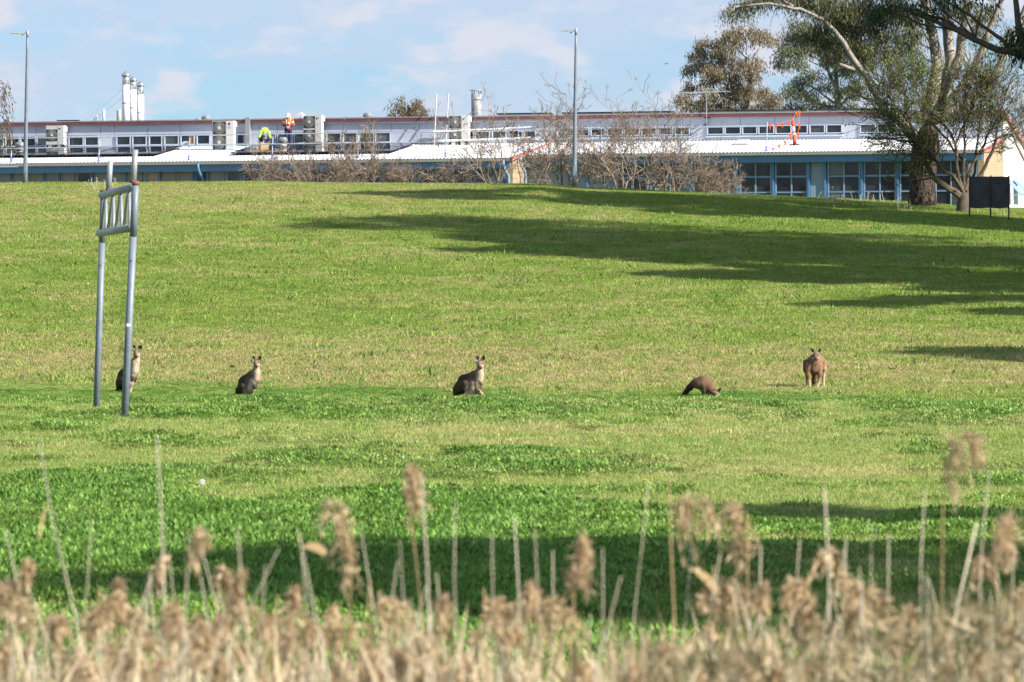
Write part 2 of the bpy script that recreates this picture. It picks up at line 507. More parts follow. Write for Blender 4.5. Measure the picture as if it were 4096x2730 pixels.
def brickmat():
    m, nt, b = nodes('cream_brick'); N, L = nt.nodes, nt.links
    g = N.new('ShaderNodeTexCoord'); mpn = N.new('ShaderNodeMapping')
    sx = N.new('ShaderNodeSeparateXYZ'); cx = N.new('ShaderNodeCombineXYZ'); ad = N.new('ShaderNodeMath'); ad.operation = 'ADD'
    gg = N.new('ShaderNodeNewGeometry')
    L.new(gg.outputs['Position'], sx.inputs[0]); L.new(sx.outputs[0], ad.inputs[0]); L.new(sx.outputs[1], ad.inputs[1])
    L.new(ad.outputs[0], cx.inputs[0]); L.new(sx.outputs[2], cx.inputs[1])
    bt = N.new('ShaderNodeTexBrick')
    bt.inputs['Color1'].default_value = (.38, .27, .165, 1); bt.inputs['Color2'].default_value = (.32, .215, .13, 1)
    bt.inputs['Mortar'].default_value = (.42, .35, .27, 1)
    bt.inputs['Scale'].default_value = 1.0; bt.inputs['Brick Width'].default_value = .30; bt.inputs['Row Height'].default_value = .10
    bt.inputs['Mortar Size'].default_value = .012
    L.new(cx.outputs[0], bt.inputs[0]); L.new(bt.outputs[0], b.inputs['Base Color'])
    bp = N.new('ShaderNodeBump'); bp.inputs['Strength'].default_value = .6; bp.inputs['Distance'].default_value = .02; bp.invert = True
    L.new(bt.outputs['Fac'], bp.inputs['Height']); L.new(bp.outputs[0], b.inputs['Normal'])
    b.inputs['Roughness'].default_value = .85
    return m
M['brick'] = brickmat()

# ------------------------------------------------------------------ ground
_py = np.array([-200, 0, 76, 84, 92, 100, 108, 114, 118, 122, 126, 135, 150, 170, 190, 210, 225, 235, 245, 262, 400, 9000.])
_pz = np.array([0, 0, 0, -.03, -.18, -.34, -.49, -.60, -.63, -.57, -.46, -.03, .80, 1.97, 3.2, 4.43, 5.33, 5.66, 5.55, 5.15, 5.15, 5.15])
_yy = np.arange(-200, 600, .5)
_zz = np.interp(_yy, _py, _pz)
_ker = np.exp(-.5 * (np.arange(-16, 17) * .5 / 2.6) ** 2); _ker /= _ker.sum()
_zz = np.convolve(np.pad(_zz, 16, mode='edge'), _ker, mode='valid')
_dx = np.array([-60, -24, -20, -10, 1, 2.5, 6.5, 12.5, 16.4, 19.4, 25, 45, 300.])
_dz = np.array([-.02, -.02, 0, .02, 0, -.11, -.28, -.55, -.78, -1.05, -1.45, -1.7, -1.7])
def gz(x, y):
    x = np.asarray(x, dtype=float); y = np.asarray(y, dtype=float)
    z = np.interp(y, _yy, _zz)
    drop = np.interp(x, _dx, _dz) * sstep(y, 150, 232) * (1 - .95 * sstep(y, 240, 264))
    und = (fbm(x / 9.0, y / 9.0, 3, 3) - .5) * .20 * sstep(y, 20, 40) * (.25 + .75 * sstep(y, 124, 150)) * (1 - sstep(y, 238, 256))
    return z + drop + und
def gpt(U, d):
    x = (U - 2048.0) * d / FPX
    return np.array([x, d, float(gz(x, d))])

LUSH = np.array([.145, .275, .048]); MID = np.array([.205, .298, .050]); PALE = np.array([.325, .385, .105]); DRY = np.array([.50, .415, .21])
def gcol(x, y, fine=True):
    x = np.asarray(x, dtype=float); y = np.asarray(y, dtype=float)
    n1 = fbm(x / 3.0, y / 4.5, 11, 4); n2 = fbm(x / 1.1, y / 1.6, 21, 3); n3 = fbm(x / 8.0, y / 9.0, 31, 3)
    yb = 123.0 - .48 * x + (n2 - .5) * 5
    field = 1 - sstep(y, yb - 1.5, yb + 1.5)
    # field: lush clover against paler mown grass
    fl = .42 + (n1 - .5) * 1.55 + (n2 - .5) * 1.6 + (fbm(x / .45, y / .7, 91, 2) - .5) * 1.0
    fl = fl + .45 * np.exp(-((y - 106 + .4 * x) / 14.0) ** 2) - .38 * np.exp(-((y - 64) / 7.0) ** 2)
    fl = fl - .16 + .26 * sstep(50 - y, 0, 8) * sstep(-x, -2.0, 1.5) - .22 * sstep(x, .5, 3.5) * np.exp(-((y - 50) / 6.0) ** 2)
    fl = fl + .2 * sstep(42 - y, 0, 6)
    fl = np.clip(fl, 0, 1)
    dryf = np.clip((n3 - .52) * 3 + (n2 - .55) * 2.5, 0, 1) * (1 - fl) * .55
    # slope: yellow-green with straw at the foot and high on the left
    sd = .44 + (n1 - .5) * .95 + (n2 - .5) * 1.2 + 1.05 * np.exp(-((y - 133) / 8.5) ** 2) * (.62 + .38 * sstep(-x, -6, 2))
    sd = sd + .30 * sstep(-x, -4, 8) * sstep(y, 190, 215) - .30 * sstep(x, -2, 10) * sstep(y, 165, 200)
    sd = sd - .25 * np.exp(-((y - 236) / 7.0) ** 2) - .18 * np.exp(-((y - 165) / 12.0) ** 2)
    sd = np.clip(sd, 0, 1)
    c = lambda t: np.asarray(t)[..., None]
    fcol = np.array([.235, .335, .075]) * c(1 - fl) + LUSH * c(fl)
    fcol = fcol * c(1 - dryf) + DRY * c(dryf)
    lo = np.clip(sd * 2, 0, 1); hi = np.clip(sd * 2 - 1, 0, 1)
    scol = (MID * c(1 - lo) + PALE * c(lo)) * c(1 - hi) + DRY * c(hi)
    if fine:      # single tufts are either green or gone to straw
        p = np.clip(.02 + .80 * (sd - .34), .03, .85); u = rng.random(x.shape) < p
        g = MID * c(1 - lo * .6) + PALE * c(lo * .6)
        scol = np.where(c(u), DRY * .92, g)
        pf = np.clip(.06 + .30 * (1 - fl) * (1 + dryf * 2), 0, .6); u = rng.random(x.shape) < pf
        fcol = np.where(c(u), DRY * .5 + PALE * .5, fcol)
    out = fcol * c(field) + scol * c(1 - field)
    return out, fl * field, field

def ground():
    t_in = np.linspace(-.115, .115, 150)
    t_out = .115 * 1.35 ** np.arange(1, 19)
    t = np.concatenate([-t_out[::-1], t_in, t_out])
    y = np.concatenate([np.linspace(-300, 10, 20), np.arange(12, 60, .6), np.arange(60, 140, .7), np.arange(140, 270, 1.0), 270 * 1.12 ** np.arange(1, 32)])
    T, Y = np.meshgrid(t, y)
    X = T * np.maximum(np.abs(Y), 14)
    Z = gz(X, Y)
    nr, ncl = T.shape
    v = np.stack([X, Y, Z], -1).reshape(-1, 3)
    i = np.arange(nr * ncl).reshape(nr, ncl)
    q = np.stack([i[:-1, :-1], i[:-1, 1:], i[1:, 1:], i[1:, :-1]], -1).reshape(-1, 4)
    me = bpy.data.meshes.new('ground'); me.from_pydata(v.tolist(), [], q.tolist())
    me.polygons.foreach_set('use_smooth', [True] * len(me.polygons))
    col = gcol(v[:, 0], v[:, 1], False)[0] * .55
    at = me.attributes.new('gcol', 'FLOAT_COLOR', 'POINT')
    at.data.foreach_set('color', np.concatenate([col, np.ones((len(col), 1))], 1).astype(np.float32).ravel())
    m, nt, b = nodes('soil_and_turf'); N, L = nt.nodes, nt.links
    a = N.new('ShaderNodeAttribute'); a.attribute_name = 'gcol'
    g = N.new('ShaderNodeNewGeometry')
    nz = N.new('ShaderNodeTexNoise'); nz.inputs['Scale'].default_value = 9; nz.inputs['Detail'].default_value = 9; nz.inputs['Roughness'].default_value = .75
    L.new(g.outputs['Position'], nz.inputs[0])
    mr = N.new('ShaderNodeMapRange'); mr.inputs[1].default_value = .3; mr.inputs[2].default_value = .7; mr.inputs[3].default_value = .45; mr.inputs[4].default_value = 1.5
    L.new(nz.outputs[0], mr.inputs[0])
    mx = N.new('ShaderNodeMix'); mx.data_type = 'RGBA'; mx.blend_type = 'MULTIPLY'; mx.inputs[0].default_value = 1
    L.new(a.outputs['Color'], mx.inputs[6]); L.new(mr.outputs[0], mx.inputs[7]); L.new(mx.outputs[2], b.inputs['Base Color'])
    b.inputs['Roughness'].default_value = .95; b.inputs['Specular IOR Level'].default_value = .1
    bp = N.new('ShaderNodeBump'); bp.inputs['Strength'].default_value = .8; bp.inputs['Distance'].default_value = .05
    L.new(nz.outputs[0], bp.inputs['Height']); L.new(bp.outputs[0], b.inputs['Normal'])
    me.materials.append(m)
    o = link('ground', me, None, (0, 0, 0))
    tag(o, kind='structure')
ground()

# grass: tufts of real blades, set out over the ground by geometry nodes
def grassmat():
    m, nt, b = nodes('grass_blade'); N, L = nt.nodes, nt.links
    a = N.new('ShaderNodeAttribute'); a.attribute_name = 'gcol'; a.attribute_type = 'INSTANCER'
    oi = N.new('ShaderNodeAttribute'); oi.attribute_name = 'tint'
    mr = N.new('ShaderNodeMapRange'); mr.inputs[3].default_value = .62; mr.inputs[4].default_value = 1.45
    L.new(oi.outputs['Fac'], mr.inputs[0])
    mx = N.new('ShaderNodeMix'); mx.data_type = 'RGBA'; mx.blend_type = 'MULTIPLY'; mx.inputs[0].default_value = 1
    L.new(a.outputs['Color'], mx.inputs[6]); L.new(mr.outputs[0], mx.inputs[7])
    L.new(mx.outputs[2], b.inputs['Base Color'])
    b.inputs['Roughness'].default_value = .6; b.inputs['Specular IOR Level'].default_value = .25
    t = N.new('ShaderNodeBsdfTranslucent'); L.new(mx.outputs[2], t.inputs[0])
    ms = N.new('ShaderNodeMixShader'); ms.inputs[0].default_value = .4
    L.new(b.outputs[0], ms.inputs[1]); L.new(t.outputs[0], ms.inputs[2]); L.new(ms.outputs[0], N['Material Output'].inputs[0])
    return m
GM = grassmat()
def tuft(name, nb, spread, hgt, wid, lean, flat=False):
    v, f, tn = [], [], []
    for i in range(nb):
        a = random.uniform(0, 6.283); r = spread * math.sqrt(random.random())
        bx, by = r * math.cos(a), r * math.sin(a)
        h = hgt * random.uniform(.5, 1.15); w = wid * random.uniform(.7, 1.3)
        la = random.uniform(0, 6.283); lx, ly = math.cos(la) * lean * h * random.uniform(.2, 1.2), math.sin(la) * lean * h * random.uniform(.2, 1.2)
        fa = random.uniform(0, 3.1416); wx, wy = math.cos(fa) * w * .5, math.sin(fa) * w * .5
        k = len(v); tt = random.random()
        if flat:      # clover-like leaflet near the top of a short stalk
            v += [(bx - wx, by - wy, h * .75), (bx - wy * .9, by + wx * .9, h * .95), (bx + wx, by + wy, h * .8), (bx + wy * .9, by - wx * .9, h * .7)]
            f += [(k, k + 1, k + 2, k + 3)]; tn += [tt] * 4
        else:
            v += [(bx - wx, by - wy, 0), (bx + wx, by + wy, 0), (bx + lx * .45 + wx * .7, by + ly * .45 + wy * .7, h * .6), (bx + lx * .45 - wx * .7, by + ly * .45 - wy * .7, h * .6), (bx + lx, by + ly, h)]
            f += [(k, k + 1, k + 2, k + 3), (k + 3, k + 2, k + 4)]; tn += [tt] * 5
    me = bpy.data.meshes.new(name); me.from_pydata(v, [], f)
    at = me.attributes.new('tint', 'FLOAT', 'POINT'); at.data.foreach_set('value', np.array(tn, dtype=np.float32))
    me.materials.append(GM)
    return bpy.data.objects.new(name, me)

def scatter(name, label, pts, rotz, scl, cols, tufts):
    """one mesh of points; each carries a tuft"""
    me = bpy.data.meshes.new(name); n = len(pts)
    me.vertices.add(n); me.vertices.foreach_set('co', np.asarray(pts, dtype=np.float32).ravel())
    at = me.attributes.new('rotz', 'FLOAT', 'POINT'); at.data.foreach_set('value', rotz.astype(np.float32))
    at = me.attributes.new('scl', 'FLOAT', 'POINT'); at.data.foreach_set('value', scl.astype(np.float32))
    at = me.attributes.new('gcol', 'FLOAT_VECTOR', 'POINT'); at.data.foreach_set('vector', cols.astype(np.float32).ravel())
    at = me.attributes.new('pick', 'INT', 'POINT'); at.data.foreach_set('value', rng.integers(0, len(tufts), n).astype(np.int32))
    ng = bpy.data.node_groups.new(name + '_nodes', 'GeometryNodeTree')
    ng.interface.new_socket('Geometry', in_out='INPUT', socket_type='NodeSocketGeometry')
    ng.interface.new_socket('Geometry', in_out='OUTPUT', socket_type='NodeSocketGeometry')
    N, L = ng.nodes, ng.links
    gi, go = N.new('NodeGroupInput'), N.new('NodeGroupOutput')
    ip = N.new('GeometryNodeInstanceOnPoints')
    jo = N.new('GeometryNodeGeometryToInstance')
    for t in tufts:
        oi = N.new('GeometryNodeObjectInfo'); oi.inputs['Object'].default_value = t
        L.new(oi.outputs['Geometry'], jo.inputs[0])
    def attr(nm, ty):
        a = N.new('GeometryNodeInputNamedAttribute'); a.data_type = ty; a.inputs['Name'].default_value = nm
        return a.outputs[0]
    cx = N.new('ShaderNodeCombineXYZ'); L.new(attr('rotz', 'FLOAT'), cx.inputs[2])
    er = N.new('FunctionNodeEulerToRotation'); L.new(cx.outputs[0], er.inputs[0])
    L.new(gi.outputs[0], ip.inputs['Points']); L.new(jo.outputs[0], ip.inputs['Instance'])
    ip.inputs['Pick Instance'].default_value = True
    L.new(attr('pick', 'INT'), ip.inputs['Instance Index'])
    L.new(er.outputs[0], ip.inputs['Rotation']); L.new(attr('scl', 'FLOAT'), ip.inputs['Scale'])
    L.new(ip.outputs[0], go.inputs[0])
    o = link(name, me, None, (0, 0, 0))
    md = o.modifiers.new('scatter', 'NODES'); md.node_group = ng
    tag(o, label, None, None, 'stuff')
    return o

def fan(n, y0, y1, half=.0985):
    y = np.sqrt(rng.uniform(y0 * y0, y1 * y1, n)); x = rng.uniform(-half, half, n) * y
    return x, y
blades = [tuft('turf_tuft', 34, .11, .075, .009, .7) for _ in range(4)]
clover = [tuft('clover_tuft', 56, .125, .085, .0155, .5, True) for _ in range(3)]
slopeb = [tuft('slope_tuft', 30, .17, .075, .015, .9) for _ in range(4)]
x1, y1 = fan(75000, 23, 62); x2, y2 = fan(110000, 62, 128)
x, y = np.concatenate([x1, x2]), np.concatenate([y1, y2])
col, lush, field = gcol(x, y)
h = fbm(x / .8, y / .8, 77, 2)
isl = rng.random(len(x)) < (lush - .25) * 1.5
keep = (rng.random(len(x)) < field + .02)
scl = (.55 + .75 * lush + .5 * (h - .5)) * rng.uniform(.7, 1.25, len(x)) * np.where(y > 62, 1.2, 1.0) * (1 - .45 * sstep(y, 88, 98))
z = gz(x, y)
pts = np.stack([x, y, z], 1); rz = rng.uniform(0, 6.28, len(x))
cj = col * rng.uniform(.75, 1.3, (len(x), 1)); cq = gcol(x, y, False)[0] * rng.uniform(.72, 1.25, (len(x), 1))
k1 = keep & ~isl; k2 = keep & isl
scatter('turf_grass', 'pale and mid green grass blades of the flat playing field', pts[k1], rz[k1], scl[k1], cj[k1], blades)
scatter('clover', 'lush dark green clover patches across the flat playing field', pts[k2], rz[k2], scl[k2] * 1.1, cq[k2], clover + blades[:1])
x, y = fan(260000, 112, 246, .094)
col, lush, field = gcol(x, y)
keep = rng.random(len(x)) < (1 - field)
x, y, col = x[keep], y[keep], col[keep]
scl = rng.uniform(.6, 1.25, len(x)) * (.75 + .6 * fbm(x / 1.5, y / 1.5, 5, 2))
big = rng.random(len(x)) < .012 * (y < 215)
scl[big] *= 1.9; col[big] = col[big] * .35 + LUSH * .65
scatter('slope_grass', 'mown yellow green grass over the grassy bank', np.stack([x, y, gz(x, y)], 1), rng.uniform(0, 6.28, len(x)), scl, col * rng.uniform(.72, 1.32, (len(x), 1)), slopeb)

# ------------------------------------------------------------------ school building: one long clerestory block, two wings
TH = R(16.0); SLOPE = .0047
WR = np.array([math.cos(TH), -math.sin(TH), 0.0])      # along the front, to the right (nearer)
WN = np.array([-math.sin(TH), -math.cos(TH), 0.0])     # out of the front, towards the camera
WQ = np.array([0.0, 300.0, 0.0])
UP = np.array([0, 0, 1.0])
def W(a, o, z): return WQ + a * WR + o * WN + (z + SLOPE * a) * UP
def aU(U, o=0.0):
    t = (U - 2048.0) / FPX
    q = WQ + o * WN
    return (t * q[1] - q[0]) / (WR[0] - t * WR[1])
def zV(V, U, o=0.0):
    return CH + (HV - V) * W(aU(U, o), o, 0)[1] / FPX - SLOPE * aU(U, o)
def wbox(mb, a0, a1, o0, o1, z0, z1):
    return mb.hexa([W(a0, o1, z0), W(a1, o1, z0), W(a1, o0, z0), W(a0, o0, z0), W(a0, o1, z1), W(a1, o1, z1), W(a1, o0, z1), W(a0, o0, z1)])
ZG, ZJ, ZF = 4.7, 8.85, 10.05                          # ground, roof junction, top of clerestory wall
A_OFF, A_EAVE, A_ZE = 7.0, 7.6, 7.93
B_OFF, B_EAVE, B_ZE = 4.7, 5.3, 8.13
aA0, aA1 = aU(-110), aU(2052, A_OFF)
aB1 = aU(4012)
def roof_z(o, wing):
    e, z = (A_EAVE, A_ZE) if wing == 'A' else (B_EAVE, B_ZE)
    return ZJ + (z - ZJ) * o / e

def corrugated(a0, a1, o0, z0, o1, z1, pitch=.19, amp=.022):
    mb = MB(); n = int((a1 - a0) / pitch * 4)
    a = np.linspace(a0, a1, n); w = amp * np.sin((a - a0) / pitch * 2 * math.pi)
    nrm = np.array([0, (z0 - z1), (o1 - o0)]); nrm = nrm / np.linalg.norm(nrm)
    vs = []
    for k, (o, z) in enumerate(((o0, z0), (o1, z1))):
        for i in range(n): vs.append(W(a[i], o + nrm[1] * w[i], z + nrm[2] * w[i]))
    for k, (o, z) in enumerate(((o0, z0), (o1, z1))):
        for i in range(n): vs.append(W(a[i], o + nrm[1] * (w[i] - .012), z + nrm[2] * (w[i] - .012)))
    fs = []
    for i in range(n - 1):
        fs.append((i, n + i, n + i + 1, i + 1)); fs.append((2 * n + i, 2 * n + i + 1, 3 * n + i + 1, 3 * n + i))
        fs.append((n + i, 3 * n + i, 3 * n + i + 1, n + i + 1)); fs.append((i, i + 1, 2 * n + i + 1, 2 * n + i))
    return mb.add(vs, fs)

def window(parent, a0, a1, o, z0, z1, cols=1, rows=None, fr=.05, mull=.045, glass='glass', framem='framewhite', lab=None):
    """a frame proud of the wall with one recessed pane per light"""
    rows = rows or [(z0, z1)]
    mb = MB()
    wbox(mb, a0, a1, o, o + .07, z1 - fr, z1); wbox(mb, a0, a1, o, o + .07, z0, z0 + fr)
    wbox(mb, a0, a0 + fr, o, o + .07, z0 + fr, z1 - fr); wbox(mb, a1 - fr, a1, o, o + .07, z0 + fr, z1 - fr)
    xs = np.linspace(a0 + fr, a1 - fr, cols + 1)
    for x_ in xs[1:-1]: wbox(mb, x_ - mull / 2, x_ + mull / 2, o, o + .065, z0 + fr, z1 - fr)
    for (_, zt) in rows[:-1]:
        for i in range(cols): wbox(mb, xs[i] + (mull / 2 if i else 0), xs[i + 1] - (mull / 2 if i < cols - 1 else 0), o, o + .062, zt - .03, zt + .03)
    w = mb.build('window', M[framem], parent)
    if lab: w['label'] = lab
    for (za, zb) in rows:
        for i in range(cols):
            MB_ = wbox(MB(), xs[i] + .012, xs[i + 1] - .012, o + .006, o + .022, za + .02, zb - .02)
            gl = glass if glass != 'glass' else random.choice(['glass', 'glass', 'glassdark', 'glassgrey'])
            MB_.build('pane', M[gl], w)
    return w

def wing(name, label, a0, a1, key):
    off, eo, ez = (A_OFF, A_EAVE, A_ZE) if key == 'A' else (B_OFF, B_EAVE, B_ZE)
    t = thing(name, label, 'building', W((a0 + a1) / 2, 0, ZG))
    # lower storey
    wbox(MB(), a0, a1 - .30, off - .25, off, ZG, ez - .40).build('wall', M['greywall'], t)
    mb = MB().prism([W(a1 - .30, 0, ZG), W(a1 - .30, off + .06, ZG), W(a1 - .30, off + .06, ez - .12), W(a1 - .30, 0, ZJ - .06)], WR * .30)
    mb.build('end_wall', M['brick'], t)
    corrugated(a0, a1 + .10, 0.02, ZJ, eo, ez).build('roof', M['roof'], t)
    wbox(MB(), a0, a1 + .02, eo - .10, eo + .04, ez - .17, ez - .035).build('gutter', M['gutter'], t)
    wbox(MB(), a0, a1 - .02, eo - .22, eo - .10, ez - .52, ez - .20).build('fascia', M['blue'], t)
    wbox(MB(), a0, a1 - .31, off + .01, eo - .225, ez - .42, ez - .39).build('soffit', M['soffit'], t)
    mb = MB().prism([W(a1 + .09, -.02, ZJ + .05), W(a1 + .09, eo + .05, ez + .04), W(a1 + .09, eo + .05, ez - .16), W(a1 + .09, -.02, ZJ - .14)], WR * .06)
    mb.build('barge_board', M['pink'], t)
    # clerestory
    wbox(MB(), a0, a1 - .02, -.30, -.04, ZJ - .4, ZF).build('clerestory_wall', M['wallup'], t)
    mb = MB().prism([W(a0, .02, ZF), W(a0, .13, ZF), W(a0, .13, ZF + .15), W(a0, -8, ZF - 2.2), W(a0, -8, ZF - 2.35)], WR * (a1 + .1 - a0))
    mb.build('upper_roof', M['flash'], t)
    wbox(MB(), a0, a1 + .11, .132, .155, ZF - .015, ZF + .145).build('clerestory_fascia', M['red'], t)
    wbox(MB(), a0, a1 + .11, .05, .17, ZF + .152, ZF + .205).build('roof_edge_flashing', M['flash'], t)
    return t

TA = wing('school_building', 'left wing of the long pale school building with solar panels on its low white roof', aA0, aA1, 'A')
TB = wing('school_building', 'right wing of the school building with blue framed classroom windows and bare white roof', aA1 + .02, aB1, 'B')

# clerestory windows and cladding panels, from the photograph
CW = [(-40, 17), (22, 80), (82, 145), (147, 206), (212, 270), (275, 336), (339, 397), (466, 524), (530, 588), (597, 650), (658, 717), (723, 780), (788, 842),
      (884, 942), (948, 980), (1052, 1105), (1110, 1173), (1177, 1238), (1242, 1303), (1306, 1366), (1372, 1431), (1437, 1497), (1501, 1564),
      (1842, 1897), (1900, 1961), (1969, 2027)]
CWB = [(2036, 2091), (2095, 2145), (2229, 2296), (2304, 2359), (2363, 2424), (2428, 2492), (2496, 2561), (2566, 2627), (2630, 2694), (2700, 2760),
       (2829, 2896), (2899, 2965), (2969, 3030), (3034, 3098), (3102, 3167), (3171, 3232), (3239, 3301), (3305, 3370), (3440, 3505), (3509, 3572)]
for U0, U1 in CW:
    window(TA, aU(U0), aU(U1), 0.0, 8.95, 9.49)
for U0, U1 in CWB:
    window(TB, aU(U0), aU(U1), 0.0, 9.14 if U0 > 2200 else 9.0, 9.60 if U0 > 2200 else 9.52)
def wall_panels(t, U0, U1, joints, wins, zt, zs):
    js = [U0] + [j for j in joints if U0 < j < U1] + [U1]
    for p, q in zip(js[:-1], js[1:]):
        wbox(MB(), aU(p) + .012, aU(q) - .012, -.035, .0, zt + .03, ZF - .02).build('wall_panel', M['wallup'], t)
    solid = []; cur = U0
    for p, q in wins:
        if p - cur > 20: solid.append((cur, p))
        cur = max(cur, q)
    if U1 - cur > 20: solid.append((cur, U1))
    for p, q in solid:
        wbox(MB(), aU(p) + .02, aU(q) - .02, -.035, .012, ZJ + .04, zt + .02).build('wall_panel', M['wallup'], t)
    for p, q in [(min(w[0] for w in g), max(w[1] for w in g)) for g in groups(wins)]:
        wbox(MB(), aU(p) - .02, aU(q) + .02, -.03, .10, zs - .10, zs - .01).build('sill', M['framewhite'], t)
        wbox(MB(), aU(p) + .0, aU(q) - .0, -.03, .035, ZJ + .02, zs - .105).build('wall_panel', M['greywall'] if False else M['wallup'], t)
def groups(wins):
    g = [[wins[0]]]
    for w in wins[1:]:
        if w[0] - g[-1][-1][1] > 25: g.append([w])
        else: g[-1].append(w)
    return g
wall_panels(TA, -110, 2052, [15, 145, 271, 402, 459, 590, 721, 850, 985, 1040, 1110, 1242, 1435, 1567, 1677, 1800, 1960], CW, 9.49, 8.95)
wall_panels(TB, 2054, 4005, [2150, 2225, 2357, 2494, 2628, 2763, 2961, 3099, 3236, 3372, 3508, 3640, 3780, 3900], CWB, 9.60, 9.10)
wbox(MB(), aU(757), aU(779), .024, .04, 9.0, 9.44).build('window_board', M['orangepanel'], TA)

# lower windows, right wing: two lights wide, three rows
ZR = [(5.30, 6.13), (6.19, 6.90), (6.96, 7.62)]
for U0, U1, c in [(2470, 2590, 2), (2620, 2745, 2), (2780, 2942, 2), (2960, 3088, 2), (3102, 3233, 2), (3312, 3442, 2), (3456, 3586, 2), (3600, 3730, 2), (3742, 3868, 2)]:
    window(TB, aU(U0, B_OFF), aU(U1, B_OFF), B_OFF + .02, 5.26, 7.66, c, ZR, .07, .06, 'glass', 'bluepale')
for U0 in (2352, 2465, 2605, 2765, 2950, 3095, 3238, 3303, 3449, 3593, 3736, 3874):
    wbox(MB(), aU(U0, B_OFF) - .05, aU(U0, B_OFF) + .05, B_OFF + .005, B_OFF + .16, ZG, 7.745).build('post', M['blue'], TB)
for U0, U1 in ((3244, 3300), (3878, 3935)):
    wbox(MB(), aU(U0, B_OFF), aU(U1, B_OFF), B_OFF + .006, B_OFF + .05, ZG, 7.73).build('wall_panel', M['greywall'], TB)
# white rear part of the end wall with its red barge and window awnings
mb = MB().prism([W(aB1 - .02, -.02, ZG), W(aB1 - .02, -.02, ZF + .02), W(aB1 - .02, -8, ZF - 2.4), W(aB1 - .02, -8, ZG)], WR * .05)
mb.build('gable_wall', M['white'], TB)
mb = MB().prism([W(aB1 + .11, .16, ZF + .15), W(aB1 + .11, -8, ZF - 2.2), W(aB1 + .11, -8, ZF - 2.45), W(aB1 + .11, .16, ZF - .08)], WR * .06)
mb.build('barge_board', M['pink'], TB)
for o0, o1, z1 in ((-.5, -1.7, 6.75), (-2.4, -3.6, 6.75)):
    mb = MB()
    mb.hexa([W(aB1 + .04, o0, z1), W(aB1 + .75, o0, z1 - .75), W(aB1 + .75, o1, z1 - .75), W(aB1 + .04, o1, z1),
             W(aB1 + .04, o0, z1 + .03), W(aB1 + .77, o0, z1 - .73), W(aB1 + .77, o1, z1 - .73), W(aB1 + .04, o1, z1 + .03)])
    mb.tube([W(aB1 + .04, o0, z1 - .75), W(aB1 + .74, o0, z1 - .75)], .018, 5)
    aw = mb.build('awning', M['bluepale'], TB)

# lower storey, left wing: glazed bays with drawn blinds behind bright blue posts
us = [-70, 48, 110, 179, 241, 305, 373, 440, 507, 575, 642, 709, 776, 835, 903, 971, 1040, 1110, 1180, 1250, 1320, 1390, 1460, 1530, 1600, 1670, 1740, 1810, 1880, 1950, 2020]
for i in range(len(us) - 1):
    dark = us[i] >= 900 or i % 7 == 5
    window(TA, aU(us[i] + 6, A_OFF), aU(us[i + 1] - 6, A_OFF), A_OFF + .02, 6.0, 7.44, 1, [(6.05, 6.7), (6.75, 7.40)] if dark else [(6.05, 7.40)], .05, .05, 'glass' if dark else 'curtain', 'gutter' if i % 3 else 'bluepale')
for u in (48, 179, 241, 373, 507, 642, 776, 835, 971, 1180, 1390, 1600, 1810, 2016):
    wbox(MB(), aU(u, A_OFF) - .035, aU(u, A_OFF) + .035, A_OFF + .01, A_OFF + .15, ZG, 7.56).build('post', M['blue'], TA)
wbox(MB(), aU(598, A_OFF), aU(637, A_OFF), A_OFF + .045, A_OFF + .06, 6.1, 7.38).build('wall_panel', mat('pinkish_blind', (.30, .24, .22), .6), TA)
# bent downpipes
def downpipe(t, U, off, ez, m):
    a = aU(U, off + .5)
    pts = [W(a, off + .62, ez - .12), W(a, off + .62, ez - .35), W(a + .05, off + .52, ez - .62), W(a + .12, off + .2, ez - .85), W(a + .13, off + .14, ez - 1.1), W(a + .13, off + .14, ZG)]
    MB().tube(pts, .075, 8).build('downpipe', M[m], t, True)
downpipe(TA, 795, A_OFF, A_ZE, 'blue'); downpipe(TA, 2016, A_OFF, A_ZE, 'bluepale'); downpipe(TB, 2084, B_OFF + .9, B_ZE, 'bluepale')

# grey duct column standing against the clerestory
wbox(MB(), aU(986), aU(1004), .01, .22, ZJ, ZF + .27).build('duct_column', M['flash'], TA)

# ------------------------------------------------------------------ on the roofs
# solar panels: laid in two rows on the left wing roof
def solar(a, o, w, hgt, key, label, lift=.15):
    t = thing('solar_panel', label, 'solar panel', W(a + w / 2, o, roof_z(o, key)), 'solar panels on the low roof')
    za, zb = roof_z(o, key) + lift, roof_z(o + hgt, key) + lift
    MB().hexa([W(a + .032, o + hgt - .032, zb), W(a + w - .02, o + hgt - .02, zb), W(a + w - .02, o + .02, za), W(a + .02, o + .02, za),
               W(a + .02, o + hgt - .02, zb + .012), W(a + w - .02, o + hgt - .02, zb + .012), W(a + w - .02, o + .02, za + .012), W(a + .02, o + .02, za + .012)]).build('cell_sheet', M['solar'], t)
    mb = MB()
    fr = [(a, o), (a + w, o), (a + w, o + hgt), (a, o + hgt)]; fi = [(a + .03, o + .03), (a + w - .03, o + .03), (a + w - .03, o + hgt - .03), (a + .03, o + hgt - .03)]
    vs = [W(p, q, roof_z(q, key) + lift + dz) for dz in (-.03, .018) for ring in (fr, fi) for p, q in ring]
    fs = []
    for i in range(4):
        j = (i + 1) % 4
        fs += [(8 + i, 8 + j, 12 + j, 12 + i), (i, 4 + i, 4 + j, j), (i, j, 8 + j, 8 + i), (4 + i, 12 + i, 12 + j, 4 + j)]
    mb.add(vs, fs)
    mb.build('panel_frame', M['black'], t)
    return t
runs = [(-60, 600, 'left'), (985, 1600, 'right')]
names_ord = ['first', 'second', 'third', 'fourth', 'fifth', 'sixth', 'seventh', 'eighth', 'ninth', 'tenth']
